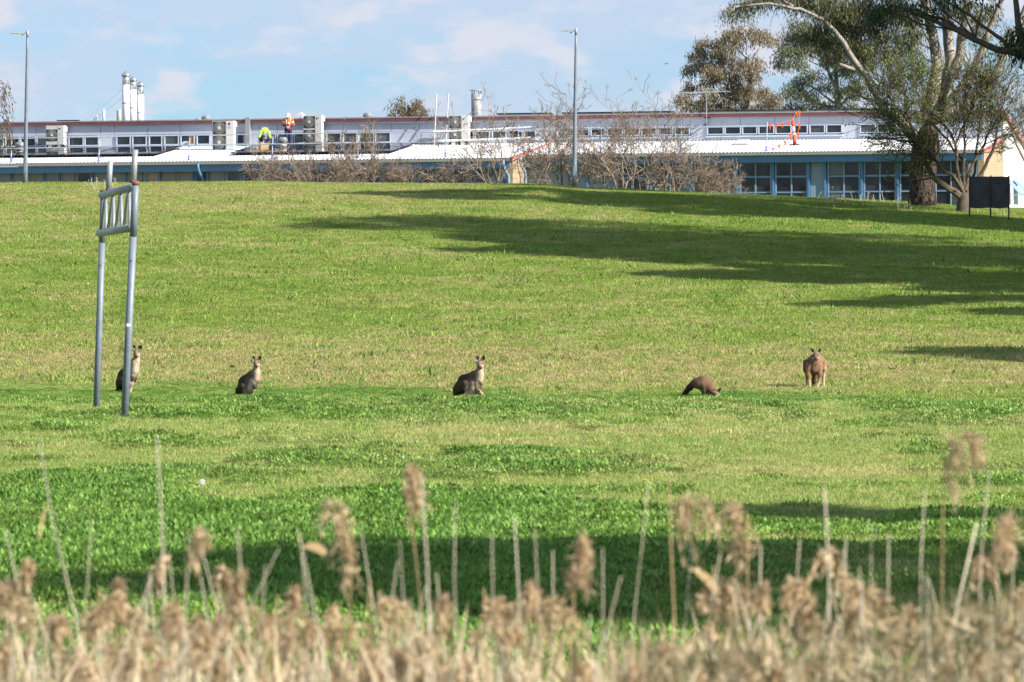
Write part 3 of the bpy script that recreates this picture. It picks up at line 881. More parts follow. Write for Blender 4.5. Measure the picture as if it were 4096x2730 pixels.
for U0, U1, side in runs:
    a = aU(U0, 2.5); n = 0
    while a < aU(U1, 2.5):
        for o, rw in ((.75, 'back'), (2.95, 'front')):
            lab = f"{names_ord[min(n, 9)]} panel from the left in the {rw} row of the {side} roof array"
            solar(a, o, 1.68, 2.12, 'A', lab)
        a += 1.72; n += 1
# panels on the upper roof, only their front edges show above the ridge
for i, (U0, U1, lab) in enumerate([(232, 320, 'tilted dark panel lying on the upper roof right of the left lamp post'), (1992, 2210, 'long dark panel edge along the ridge just left of the middle lamp post'),
        (2250, 2700, 'long dark panel edge along the ridge above the tall bare shrubs'), (2810, 3196, 'long dark panel edge on the ridge right of the television antenna'), (3240, 3620, 'dark panel edge on the ridge beside the forked gum trunk')]):
    t = thing('roof_solar_panel', lab, 'solar panel', W(aU((U0 + U1) / 2, -.3), -.3, ZF + .2), 'solar panels on the upper roof')
    a0, a1 = aU(U0, -.3), aU(U1, -.3)
    hh = .36 if i else .30
    MB().hexa([W(a0, -.1, ZF + hh - .09), W(a1, -.1, ZF + hh - .09), W(a1, -1.5, ZF + hh - .35), W(a0, -1.5, ZF + hh - .35), W(a0, -.1, ZF + hh - .03), W(a1, -.1, ZF + hh - .03), W(a1, -1.5, ZF + hh - .29), W(a0, -1.5, ZF + hh - .29)]).build('panel', M['solar'], t)
    mb = MB()
    for q in np.linspace(a0 + .3, a1 - .3, max(2, int((a1 - a0) / 1.2))): wbox(mb, q - .02, q + .02, -.3, -.26, ZF + .06, ZF + hh - .12)
    mb.build('bracket', M['flash'], t)

# air conditioning units
def text_mesh(s, size):
    cu = bpy.data.curves.new('letters', 'FONT'); cu.body = s; cu.size = size; cu.align_x = 'CENTER'; cu.align_y = 'CENTER'; cu.extrude = .002
    ob = bpy.data.objects.new('letters', cu); C.objects.link(ob)
    dg = bpy.context.evaluated_depsgraph_get(); dg.update()
    me = bpy.data.meshes.new_from_object(ob.evaluated_get(dg))
    v = np.array([q.co[:] for q in me.vertices]); f = [tuple(p.vertices) for p in me.polygons]
    bpy.data.objects.remove(ob); bpy.data.meshes.remove(me)
    return v, f
def ac(U0, U1, off, z0, z1, nf, label, logo, key='A', gap=.30):
    a0, a1 = aU(U0, off), aU(U1, off); w = a1 - a0; D = .36
    t = thing('air_conditioner', label, 'air conditioner', W((a0 + a1) / 2, off - D / 2, roof_z(off, key)), 'outdoor units of the air conditioning on the roof')
    wbox(MB(), a0, a1, off - D, off, z0, z1).build('cabinet', M['acwhite'], t)
    gw = w * .60
    hh = (z1 - z0) / nf
    for k in range(nf):
        c = z0 + hh * (k + .5); ca = a0 + gw * .5 + .03; r = min(gw * .48, hh * .44)
        mb = MB(); wbox(mb, ca - r - .015, ca + r + .015, off + .002, off + .012, c - r - .015, c + r + .015)
        g = mb.build('fan_grille', M['dark'], t)
        mb = MB()
        for q in range(30):      # curved radial bars
            th = q * 2 * math.pi / 30
            pts = [W(ca + rr * r * math.cos(th + .5 * rr), off + .022, c + rr * r * math.sin(th + .5 * rr)) for rr in (.22, .6, 1.0)]
            mb.tube(pts, .0085, 3, False)
        for rr in (.45, .75, 1.0):
            mb.tube([W(ca + rr * r * math.cos(x_), off + .024, c + rr * r * math.sin(x_)) for x_ in np.linspace(0, 2 * math.pi, 21)], .007, 3, False)
        mb.build('grille_bar', M['acgrey'], g)
        wbox(MB(), ca - r * .2, ca + r * .2, off + .02, off + .045, c - r * .2, c + r * .2).build('hub', M['acwhite'], g)
    wbox(MB(), a0 + gw + .06, a0 + gw + .068, off + .002, off + .008, z0 + .02, z1 - .02).build('panel_seam', M['acgrey'], t)
    wbox(MB(), a1 + .002, a1 + .09, off - D + .06, off - D + .2, z1 - .32, z1 - .05).build('valve_cover', M['acwhite'], t)
    for q in (.12, .62):
        wbox(MB(), a0 + w * q, a0 + w * (q + .2), off - D + .02, off - .02, roof_z(off, key) - .05, z0 - .003).build('foot', M['acwhite'], t)
    for q in (.02, .45, .86):
        wbox(MB(), a0 + w * q, a0 + w * (q + .07), off - D + .04, off - .05, roof_z(off, key) - .05, z0 - .004).build('rubber_foot', M['black'], t)
    lc = a0 + w * .79
    if logo == 'tri':
        lg = MB().add([W(lc - .09, off + .004, z1 - .14), W(lc + .02, off + .004, z1 - .13), W(lc - .06, off + .004, z1 - .24)], [(0, 2, 1)]).build('logo', M['ink'], t)
        MB().add([W(lc - .07, off + .004, z1 - .25), W(lc + .03, off + .004, z1 - .13), W(lc + .11, off + .004, z1 - .11)], [(0, 1, 2)]).build('logo_stripe', M['cyan'], lg)
        MB().add([W(lc - .06, off + .004, zz) for zz in (z1 - .50, z1 - .50)] + [W(lc + .05, off + .004, z1 - .46), W(lc - .06, off + .004, z1 - .46)], [(0, 2, 3)]).build('label_print', M['ink'], t)
    else:
        lz = z1 - .16
        lg = MB().add([W(lc + .075 * math.cos(q), off + .004, lz + .075 * math.sin(q)) for q in np.linspace(0, 6.283, 17)[:-1]], [tuple(range(16))]).build('logo', M['redink'], t)
        v, f = text_mesh('LG', .15)
        MB().add([W(lc + p[0], off + .006 + p[2], lz - .18 + p[1]) for p in v], f).build('lettering', M['acgrey'], t)
    return t
ac(184, 255, .75, 9.02, 10.05 - .04, 1, 'single fan outdoor air conditioner beside the left lamp post', 'tri')
ac(850, 934, 2.2, 8.62, 10.10, 2, 'double fan outdoor air conditioner with round red logo, left of the crouching worker', 'lg')
ac(1213, 1286, .8, 8.98, 10.37, 2, 'double fan outdoor air conditioner with blue logo, right of the orange shirted worker', 'tri')
ac(1795, 1873, .8, 8.95, 10.25, 2, 'double fan outdoor air conditioner behind the roof ladder', 'tri')

# whirlybird roof ventilators
def whirly(U, V, off, r, label, stem_z=None):
    a = aU(U, off); z = zV(V, U, off); p = W(a, off, z)
    zb = stem_z if stem_z else z - r * 1.3
    t = thing('roof_ventilator', label, 'roof ventilator', (p[0], p[1], zb), 'round turbine ventilators on the roof')
    b = MB().lathe(p, [(.02, r * .8), (r * .55, r * .72), (r * .93, r * .35), (r, 0), (r * .9, -r * .4), (r * .62, -r * .75)], 18).build('turbine_head', M['vent'], t, True)
    mb = MB()
    for q in range(16):
        x_ = q * 2 * math.pi / 16
        pts = [p + np.array([math.cos(x_ + .25 * s) * rr * r * 1.02, math.sin(x_ + .25 * s) * rr * r * 1.02, zz * r]) for s, (rr, zz) in enumerate(((.55, .74), (.95, .36), (1.02, 0), (.92, -.4), (.64, -.75)))]
        mb.tube(pts, .022, 3, False)
    mb.build('turbine_blade', M['galvpale'], b)
    MB().lathe((p[0], p[1], 0), [(r * .62, z - r * .74), (r * .6, zb)], 14).build('throat', M['vent'], t, True)
    if stem_z: MB().lathe((p[0], p[1], 0), [(r * .75, z - r * 1.1), (r * 1.0, z - r * 1.5), (r * .72, z - r * 1.55), (r * .72, zb - .05)], 14).build('base_cone', M['white'], t, True)
    return t
whirly(35, 487, -1.2, .22, 'round turbine ventilator on the ridge at the far left end')
whirly(80, 582, 2.2, .22, 'round turbine ventilator on the low roof just left of the left lamp post', roof_z(2.2, 'A'))
whirly(824, 475, -1.2, .22, 'round turbine ventilator on the ridge above the red logo unit')
whirly(1132, 563, 2.6, .21, 'round turbine ventilator on the low roof in front of the orange shirted worker', roof_z(2.6, 'A'))
whirly(1470, 464, -1.2, .21, 'round turbine ventilator on the ridge left of the small tree')
whirly(792, 482, -2.5, .14, 'small squat turbine ventilator on the ridge beside the larger one above the red logo unit')
# box vents
def cowl(U0, U1, V0, V1, off, label, m='white'):
    a0, a1 = aU(U0, off), aU(U1, off); z0, z1 = zV(V1, U0, off), zV(V0, U0, off)
    w = a1 - a0
    t = thing('roof_cowl', label, 'roof vent', W((a0 + a1) / 2, off, z0))
    prof = [(a0, z0)] + [(a0 + w * .5 - w * .5 * math.cos(q), z0 + (z1 - z0) * (.45 + .55 * math.sin(q))) for q in np.linspace(0, math.pi, 9)] + [(a1, z0)]
    MB().prism([W(p, off, q) for p, q in prof], -WN * w * .8).build('hood', M[m], t)
    wbox(MB(), a0 + w * .55, a0 + w * .78, off + .003, off + .01, z0 + (z1 - z0) * .08, z0 + (z1 - z0) * .4).build('opening', M['dark'], t)
    return t
cowl(1182, 1212, 450, 485, -.8, 'white rounded fan cowl on the ridge left of the tall air conditioner')
cowl(727, 752, 566, 585, 1.6, 'small white hooded vent on the low roof left of the red logo unit')
t = thing('roof_skylight', 'low white skylight box on the bare white roof below the antenna', 'skylight', W(aU(2970, 1.8), 1.8, roof_z(1.8, 'B')))
a0, a1 = aU(2945, 1.8), aU(2995, 1.8); zr = roof_z(1.8, 'B')
MB().hexa([W(a0, 2.2, zr - .1), W(a1, 2.2, zr - .1), W(a1, 1.4, zr), W(a0, 1.4, zr), W(a0 + .04, 2.14, zr + .17), W(a1 - .04, 2.14, zr + .17), W(a1 - .04, 1.45, zr + .24), W(a0 + .04, 1.45, zr + .24)]).build('dome', M['white'], t)
wbox(MB(), a0 - .03, a1 + .03, 1.35, 2.25, zr - .1, zr + .015).build('curb', M['flash'], t)

# flues
def flue(U0, U1, Vt, Vb, off, label):
    U = (U0 + U1) / 2; a = aU(U, off); p = W(a, off, 0); r = (aU(U1, off) - aU(U0, off)) / 2
    zt, zb = zV(Vt, U, off), zV(Vb, U, off) - .8
    t = thing('flue', label, 'flue pipe', (p[0], p[1], zb), 'tall white flues standing behind the ridge')
    MB().lathe((p[0], p[1], 0), [(r, zb), (r, zt - .75)], 18).build('pipe', M['white'], t, True)
    MB().lathe((p[0], p[1], 0), [(r * .93, zt - .748), (r * .93, zt - .24)], 18).build('louvre_section', M['stain'], t, True)
    MB().lathe((p[0], p[1], 0), [(r * 1.3, zt - .26), (r * 1.28, zt - .22), (r * .35, zt - .05), (r * .12, zt)], 18).build('cap', M['stain'], t, True)
    MB().lathe((p[0], p[1], 0), [(r * 1.06, zt - 1.72), (r * 1.06, zt - 1.66)], 18).build('collar', M['flash'], t)
    return t
flue(489, 518, 292, 489, -3.0, 'tallest and leftmost of the three white capped flues')
flue(519, 546, 311, 489, -3.4, 'middle one of the three white capped flues')
flue(548, 575, 331, 489, -3.8, 'shortest and rightmost of the three white capped flues')
# guy wires of the flue group
zt = zV(358, 490, -3.0)
for q, (U, V, oo) in enumerate(((315, 484, -3.0), (340, 487, -3.4), (745, 478, -3.8))):
    src = W(aU(490 if q == 0 else (488 if q == 1 else 574), oo), oo, zt - .45 * q)
    o_ = MB().tube([src, W(aU(U, oo), oo, zV(V, U, oo) - .3)], .006, 3).build('guy_wire', M['flash'], None, loc=src)
    tag(o_, ['upper thin wire stretched from the tallest flue down left to the roof', 'lower thin wire stretched from the tallest flue down left to the roof', 'thin wire stretched from the shortest flue down right to the roof'][q], 'wire', 'guy wires of the flues')
def pipe(U0, U1, Vt, Vb, off, label, m, dome):
    U = (U0 + U1) / 2; p = W(aU(U, off), off, 0); r = (aU(U1, off) - aU(U0, off)) / 2
    zt, zb = zV(Vt, U, off), zV(Vb, U, off) - .4
    t = thing('vent_pipe', label, 'vent pipe', (p[0], p[1], zb), 'short vent pipes on the ridge')
    pr = [(r, zb), (r, zt - .05)] + ([(r * .8, zt - .02), (r * .3, zt)] if dome else [(r, zt), (r * .8, zt)])
    MB().lathe((p[0], p[1], 0), pr, 14).build('pipe', M[m], t, True)
    MB().lathe((p[0], p[1], 0), [(r * 1.7, zb), (r * 1.1, zb + .35)], 14).build('boot_flashing', M['flash'], t)
pipe(467, 484, 449, 489, -2.0, 'short grey pipe standing just left of the tall white flues', 'vent', False)
pipe(410, 420, 447, 489, -2.0, 'slim white round topped pipe further left of the tall flues', 'white', True)
pipe(383, 389, 470, 491, -2.2, 'tiny white pipe nearest the slim round topped pipe', 'white', True)
pipe(374, 378, 476, 491, -2.2, 'tiniest white pipe on the ridge, leftmost of the pipes', 'white', True)
# capped steel chimney
p = W(aU(1906, -2.0), -2.0, 0); r = (aU(1926, -2.0) - aU(1886, -2.0)) / 2; zt, zb = zV(355, 1906, -2.0), ZF - .6
t = thing('chimney', 'stout grey steel chimney with a conical rain cap behind the ladder unit', 'chimney', (p[0], p[1], zb))
MB().lathe((p[0], p[1], 0), [(r, zb), (r, zt - .30), (r * .9, zt - .30)], 20).build('pipe', M['galvpale'], t, True)
MB().lathe((p[0], p[1], 0), [(r * 1.34, zt - .125), (r * 1.32, zt - .10), (r * .1, zt)], 20).build('rain_cap', M['galvpale'], t)
for q in range(4):
    x_ = q * math.pi / 2 + .5
    MB().tube([(p[0] + r * .97 * math.cos(x_), p[1] + r * .97 * math.sin(x_), zt - .42), (p[0] + r * .97 * math.cos(x_), p[1] + r * .97 * math.sin(x_), zt - .115)], .022, 4).build('strut', M['rust'], t)
MB().lathe((p[0], p[1], 0), [(r * 1.02, zt - .62), (r * 1.02, zt - .57)], 20).build('band', M['rust'], t)

# guard rail along the eaves
def rpost(t, U, off, key, Vt):
    a = aU(U, off); zt = zV(Vt, U, off); zb = roof_z(off, key)
    mb = MB().tube([W(a - .03, off, zb), W(a + .02, off, zt)], .033, 6)
    pt = mb.build('post', M['rail'], t)
    mb = MB(); wbox(mb, a - .10, a + .06, off - .05, off + .05, zb + .022, zb + .05); mb.tube([W(a - .03, off, zb + .02), W(a - .03, off, zb + .26)], .045, 6)
    mb.tube([W(a - .03, off, zb + .22), W(a + .30, off - .75, roof_z(off - .75, key) + .03)], .018, 5)
    mb.build('base_bracket', M['railblue'], pt)
    return a
t = thing('guard_rail', 'temporary grey tube guard rail along the eaves of the left roof', 'guard rail', W(aU(900, 7.3), 7.3, roof_z(7.3, 'A')))
for U in (46, 397, 757, 1090, 1432): rpost(t, U, 7.3, 'A', 541 + (U < 400) * 4)
for zq in (9.22, 8.72):
    MB().tube([W(aU(-90, 7.32), 7.34, zq - .06), W(aU(400, 7.32), 7.34, zq - .01), W(aU(1000, 7.32), 7.34, zq + .02), W(aU(1435, 7.32), 7.34, zq + .03), W(aU(1790, 7.32), 7.34, zq + .02)], .028, 6).build('rail', M['rail'], t)
t = thing('guard_rail', 'sloping white tube guard rail with posts from the ladder across the right roof', 'guard rail', W(aU(2400, 5.1), 5.1, roof_z(5.1, 'B')))
for U, Vt in ((1783, 518),): rpost(t, U, 7.3, 'A', Vt)
for U, Vt in ((2073, 500), (2405, 496), (2724, 491), (3067, 489)): rpost(t, U, 5.1, 'B', Vt)
for V0, V1, r in ((528, 509, .045), (566, 551, .06)):
    MB().tube([W(aU(1732, 7.2), 7.2, zV(V0, 1732, 7.2)), W(aU(2075, 5.2), 5.16, zV(V1 + 3, 2075, 5.2)), W(aU(2125, 5.0), 5.0, zV(V1, 2125, 5.0))], r, 6).build('rail', M['white'], t)
for z_ in (9.36, 8.86):
    MB().tube([W(aU(2075, 5.13), 5.15, z_ - .08), W(aU(2405, 5.13), 5.15, z_), W(aU(3070, 5.13), 5.15, z_ + .02)], .02, 5).build('rail', M['rail'], t)
# ladder
t = thing('ladder', 'pale aluminium ladder leaning against the clerestory beside an air conditioner', 'ladder', W(aU(1760, 1.1), 1.1, roof_z(1.1, 'A')))
zt, zb = zV(377, 1746, .2), roof_z(1.15, 'A') + .02
ls = []
for U0, U1 in ((1736, 1746), (1783, 1793)):
    ls.append((W(aU(U0, 1.15), 1.15, zb), W(aU(U1, .2), .18, zt)))
    MB().tube(ls[-1], .034, 6).build('stile', M['galvpale'], t)
for k in np.arange(.3, 1.6, .30):
    f_ = k / (zt - zb)
    p0 = ls[0][0] * (1 - f_) + ls[0][1] * f_; p1 = ls[1][0] * (1 - f_) + ls[1][1] * f_
    MB().tube([p0, p1], .024, 5).build('rung', M['galvpale'], t)

# television antenna
am = W(aU(2826, .25), .25, 0); zt = zV(355, 2826, .25); zb = zV(498, 2826, .25)
t = thing('television_antenna', 'rooftop television antenna on a thin mast in front of the gum trees', 'antenna', (am[0], am[1], zb))
MB().tube([(am[0], am[1], zb), (am[0], am[1], zt)], .022, 6).build('mast', M['galvpale'], t)
wbox(MB(), aU(2822), aU(2843), .02, .24, zV(475, 2826), zV(471, 2826)).build('bracket', M['black'], t)
wbox(MB(), aU(2819), aU(2832), .02, .27, zb - .03, zb + .02).build('foot_bracket', M['black'], t)
zbm = zV(366, 2826, .25); bd = np.array([.96, -.28, .03]); bd = bd / np.linalg.norm(bd); ed = np.array([.42, .91, 0])
c0 = np.array([am[0], am[1], zbm])
MB().tube([c0 - bd * 1.15, c0 + bd * 1.15], .018, 5).build('boom', M['galvpale'], t)
for k, q in enumerate(np.linspace(-1.1, 1.1, 12)):
    l_ = .95 - .045 * k
    MB().tube([c0 + bd * q - ed * l_, c0 + bd * q + ed * l_ + np.array([0, 0, .0])], .011, 4).build('element', M['galvpale'], t)
c1 = c0 + np.array([0, 0, .16])
MB().tube([c1 - bd * .55, c1 + bd * .45], .014, 4).build('boom', M['galvpale'], t)
for q in np.linspace(-.5, .4, 7): MB().tube([c1 + bd * q - ed * .22, c1 + bd * q + ed * .22], .009, 4).build('element', M['galv'], t)

# orange bollard with flag bunting
bp_ = W(aU(3180, 2.3), 2.3, 0); zr = roof_z(2.3, 'B') + .02; zt = zV(480, 3176, 2.3)
t = thing('safety_bollard', 'orange bollard with a white reflective band standing on the bare white roof', 'bollard', (bp_[0], bp_[1], zr))
MB().lathe((bp_[0], bp_[1], 0), [(.36, zr - .02), (.36, zr + .05), (.16, zr + .09)], 8).build('rubber_base', M['black'], t)
tp = np.array([bp_[0] - .12, bp_[1], zt])
ax_ = np.array([bp_[0], bp_[1], zr + .05])
mbp = lambda f0, f1: [ax_ * (1 - f0) + tp * f0, ax_ * (1 - f1) + tp * f1]
MB().tube(mbp(0, .42), [.10, .085], 12).build('post', M['orangered'], t, True)
MB().tube(mbp(.421, .50), [.087, .087], 12).build('reflective_band', M['tape'], t, True)
MB().tube(mbp(.501, .56), .083, 12).build('post', M['orangered'], t, True)
MB().tube(mbp(.561, .77), .087, 12).build('reflective_band', M['tape'], t, True)
MB().tube(mbp(.771, .96), .08, 12).build('post', M['orangered'], t, True)
MB().tube(mbp(.961, 1.05), [.05, .06], 10).build('handle', M['orangered'], t, True)
def bunting(pts, flags, label, loc):
    t = thing('flag_bunting', label, 'bunting', loc, 'strings of orange safety flags')
    MB().tube(pts, .008, 3).build('string', M['orange'], t)
    pts = np.asarray(pts); cum = np.concatenate([[0], np.cumsum(np.linalg.norm(np.diff(pts, axis=0), axis=1))])
    for q in flags:
        s_ = q * cum[-1]; p = np.array([np.interp(s_, cum, pts[:, i]) for i in range(3)])
        w_ = WR * .065
        MB().prism([p - w_, p + w_, p + w_ * .3 + np.array([.03, 0, -.26]), p - w_ * .2 + np.array([.03, 0, -.24])], WN * .008).build('flag', M['orange'], t)
pT = W(aU(3068, 5.1), 5.1, zV(502, 3068, 5.1))
top = tp + np.array([0, 0, .05])
bunting([pT, pT * .6 + top * .4 - UP * .03, top], (.1, .34, .58, .82), 'upper string of orange flags from the rail post to the bollard top', pT)
hk = W(aU(3198, .18), .2, zV(444, 3198, .2))
bunting([top, top * .5 + hk * .5 + UP * .15, hk, hk * .5 + ax_ * .5 + WR * .1, ax_ + UP * .5 + WR * .12], (.30, .47, .7, .92), 'doubled string of orange flags hung from the roof edge beside the bollard', hk)
lo = W(aU(3075, 5.0), 5.0, roof_z(5.0, 'B') + .08)
bunting([ax_ + UP * .85, ax_ * .55 + lo * .45 + UP * .20, lo], (.2, .42, .64, .85), 'lower string of orange flags trailing over the white roof', lo)

# ------------------------------------------------------------------ people on the roof
SK, NV, OR_, LM, DK = (.48, .27, .18), (.025, .035, .10), (.85, .14, .02), (.42, .78, .08), (.03, .03, .035)
def mk(p): return np.array(p, dtype=float)
def hand(caps, w, d, side, col):
    """palm, four unequal bent fingers and a thumb that leaves the palm's side"""
    w, d = mk(w), mk(d) / np.linalg.norm(d)
    s = np.cross(d, [0, 0, 1.0]); s = s / (np.linalg.norm(s) + 1e-9); n = np.cross(s, d)
    pe = w + d * .085
    caps.append((w, pe, .024, .032, col))
    for k, L in enumerate((.065, .078, .072, .055)):
        b = pe + s * (.027 - .018 * k); m_ = b + d * L * .55 - n * .008; e = m_ + d * L * .35 - n * .03
        caps.append((b, m_, .0095, .009, col)); caps.append((m_, e, .009, .008, col))
    tb = w + d * .03 + s * side * .026
    caps.append((tb, tb + d * .035 + s * side * .028, .012, .010, col)); caps.append((tb + d * .035 + s * side * .028, tb + d * .065 + s * side * .022, .010, .009, col))

def worker_standing():
    p = W(aU(1153, 1.2), 1.2, roof_z(1.2, 'A') + .03)
    t = thing('person', 'worker in orange shirt and white cap standing on the roof looking down at their hands', 'person', p)
    b, s, tr = [], [], []
    hips, neck, head = mk((0, .05, .93)), mk((0, -.08, 1.46)), mk((0, -.19, 1.60))
    b += [(hips, mk((0, .0, 1.2)), .14, .14, SK), (mk((0, 0, 1.2)), mk((0, -.05, 1.38)), .14, .15, SK), (neck, mk((0, -.13, 1.54)), .062, .06, SK)]
    b += [(head, head + mk((0, -.03, -.05)), .098, .075, SK), (head + mk((0, -.10, -.035)), head + mk((0, -.118, -.06)), .016, .018, SK),
          (head + mk((.095, .0, -.02)), head + mk((.097, .01, .02)), .018, .018, SK), (head + mk((-.095, 0, -.02)), head + mk((-.097, .01, .02)), .018, .018, SK)]
    for sg in (-1, 1):
        h, k, an = mk((sg * .09, .04, .90)), mk((sg * .10, -.03, .49)), mk((sg * .11, .02, .08))
        b += [(h, k, .085, .06, SK), (k, an, .055, .04, SK), (an, an + mk((sg * .03, -.16, -.045)), .045, .035, (.40, .22, .09))]
        tr += [(h, k, .105, .078, NV), (k, an + mk((0, 0, .03)), .074, .066, (.03, .045, .12))]
        sh, el, wr = mk((sg * .19, -.05, 1.40)), mk((sg * .26, -.06, 1.13)), mk((sg * .075, -.29, 1.05))
        b += [(mk((0, -.05, 1.40)), sh, .07, .065, SK), (sh, el, .052, .044, SK), (el, wr, .042, .028, SK)]
        hand(b, wr, (-sg * .5, -.75, -.45), sg, SK)
        s += [(mk((0, -.05, 1.39)), sh, .10, .088, OR_), (sh, el * .92 + sh * .08, .082, .07, OR_), (el * .92 + sh * .08, wr * .85 + el * .15, .066, .046, NV)]
    s += [(mk((0, .03, .98)), mk((0, 0, 1.2)), .155, .16, OR_), (mk((0, 0, 1.2)), mk((0, -.05, 1.37)), .16, .165, OR_), (mk((.07, -.02, 1.25)), mk((.09, -.04, 1.37)), .13, .12, OR_), (mk((-.07, -.02, 1.25)), mk((-.09, -.04, 1.37)), .13, .12, OR_)]
    tr += [(mk((0, .05, .93)), mk((0, .03, 1.0)), .15, .148, NV), (mk((-.06, .05, .93)), mk((.06, .05, .93)), .12, .12, NV)]
    body_obj('body', b, M['cloth'], t, .011, .010)
    body_obj('shirt', s, M['cloth'], t, .014, .012); body_obj('trousers', tr, M['cloth'], t, .014, .012)
    o = ORG[t]
    c = MB().lathe(o + head + mk((0, .0, .0)), [(.118, .005), (.117, .05), (.10, .10), (.06, .13), (.01, .14)], 14).build('cap', M['capwhite'], t, True)
    hv = MB(); hc = o + head
    hv.hexa([hc + mk(q) for q in ((-.08, -.08, -.01), (-.06, -.20, -.075), (.06, -.20, -.075), (.08, -.08, -.01), (-.08, -.08, .012), (-.06, -.20, -.06), (.06, -.20, -.06), (.08, -.08, .012))])
    hv.build('peak', M['capwhite'], c)
    for sg in (-1, 1):
        MB().tube([o + mk((sg * .13, -.09, 1.52)), o + mk((sg * .10, -.215, 1.36)), o + mk((sg * .07, -.19, 1.16))], .022, 6).build('harness_strap', M['tape'], t)
        MB().tube([o + mk((sg * .208, -.055, 1.30)), o + mk((sg * .222, -.06, 1.25))], .088, 10, False).build('reflective_band', M['tape'], t)
        MB().ball(o + head + mk((sg * .035, -.092, .0)), .012, 6, 4).build('eye', M['eye'], t)
    MB().tube([o + mk((.0, -.20, 1.30)), o + mk((.03, -.21, 1.18))], .035, 6).build('lanyard_card', M['capwhite'], t)
    MB().tube([o + mk((-.10, -.15, 1.0)), o + mk((.0, -.19, .99)), o + mk((.10, -.15, 1.0))], .05, 6).build('tool_pouch', M['black'], t)
def worker_bent():
    p = W(aU(1060, 2.4), 2.4, roof_z(2.4, 'A') + .03)
    t = thing('person', 'worker in a lime and navy top bending down over cardboard boxes on the roof', 'person', p)
    b, s, tr = [], [], []
    head = mk((.03, -.58, .64))
    b += [(mk((0, .10, .78)), mk((0, -.12, .95)), .14, .14, SK), (mk((0, -.12, .95)), mk((0, -.36, .92)), .14, .13, SK), (mk((0, -.42, .86)), mk((.02, -.54, .72)), .06, .055, SK),
          (head, head + mk((0, -.03, -.06)), .095, .075, SK), (head + mk((0, -.09, -.07)), head + mk((0, -.105, -.09)), .016, .016, SK)]
    for sg in (-1, 1):
        h, k, an = mk((sg * .10, .12, .74)), mk((sg * .17, -.10, .42)), mk((sg * .16, .04, .08))
        b += [(h, k, .085, .06, SK), (k, an, .055, .04, SK), (an, an + mk((sg * .03, -.15, -.045)), .045, .036, DK)]
        tr += [(h, k * .9 + h * .1, .105, .085, NV)]
        sh, el, wr = mk((sg * .19, -.38, .90)), mk((sg * .28, -.46, .62)), mk((sg * .20, -.52, .40))
        b += [(mk((0, -.38, .90)), sh, .07, .065, SK), (sh, el, .052, .044, SK), (el, wr, .042, .03, SK)]
        hand(b, wr, (-sg * .35, -.15, -.9), sg, SK)
        s += [(mk((0, -.36, .91)), sh, .10, .09, LM), (sh, el, .084, .07, LM), (el, wr * .9 + el * .1, .064, .046, NV)]
    s += [(mk((0, .06, .84)), mk((0, -.12, .97)), .155, .16, LM), (mk((0, -.12, .97)), mk((0, -.36, .93)), .16, .145, LM), (mk((.07, -.12, .95)), mk((.08, -.34, .93)), .13, .12, LM), (mk((-.07, -.12, .95)), mk((-.08, -.34, .93)), .13, .12, LM)]
    tr += [(mk((-.06, .12, .78)), mk((.06, .12, .78)), .13, .13, NV)]
    body_obj('body', b, M['cloth'], t, .011, .010)
    body_obj('top', s, M['cloth'], t, .014, .012); body_obj('shorts', tr, M['cloth'], t, .014, .012)
    o = ORG[t]
    MB().ball(o + head + mk((0, -.01, .045)), (.112, .115, .10), 12, 8).build('hat', M['beanie'], t, True)
    for sg in (-1, 1):
        MB().ball(o + head + mk((sg * .035, -.095, -.03)), .012, 6, 4).build('eye', M['eye'], t)
        MB().tube([o + mk((sg * .10, .08, .97)), o + mk((sg * .11, -.18, 1.115)), o + mk((sg * .11, -.40, 1.05))], .022, 6).build('reflective_band', M['tape'], t)
worker_standing(); worker_bent()
def carton(U, off, w, d, h, yaw, label, flaps):
    a = aU(U, off); z = roof_z(off + d * .5, 'A') + .02
    p = W(a, off, z); t = thing('cardboard_box', label, 'box', p, 'cardboard boxes beside the bending worker')
    ca, sa = math.cos(yaw), math.sin(yaw)
    q = lambda x, y, zz: p + np.array([ca * x - sa * y, sa * x + ca * y, zz])
    mb = MB().hexa([q(-w, -d, 0), q(w, -d, 0), q(w, d, 0), q(-w, d, 0), q(-w, -d, h), q(w, -d, h), q(w, d, h), q(-w, d, h)])
    mb.build('carton', M['cardboard'], t)
    if flaps:
        for sg in (-1, 1):
            MB().hexa([q(sg * w, -d, h + .002), q(sg * (w + .13), -d, h + .13), q(sg * (w + .13), d, h + .13), q(sg * w, d, h + .002), q(sg * w, -d, h + .012), q(sg * (w + .13), -d, h + .142), q(sg * (w + .13), d, h + .142), q(sg * w, d, h + .012)]).build('flap', M['cardboard'], t)
    else:
        MB().hexa([q(-w * .15, -d - .004, h * .0), q(w * .15, -d - .004, 0), q(w * .15, d, h + .004), q(-w * .15, d, h + .004), q(-w * .15, -d - .004, h + .002), q(w * .15, -d - .004, h + .002), q(w * .15, d, h + .008), q(-w * .15, d, h + .008)]).build('tape_strip', M['tape'], t)
carton(1056, 3.35, .20, .16, .42, .2, 'open cardboard box standing between the arms of the bending worker', True)
carton(1018, 3.0, .15, .12, .22, -.3, 'small closed cardboard box on the roof left of the bending worker', False)

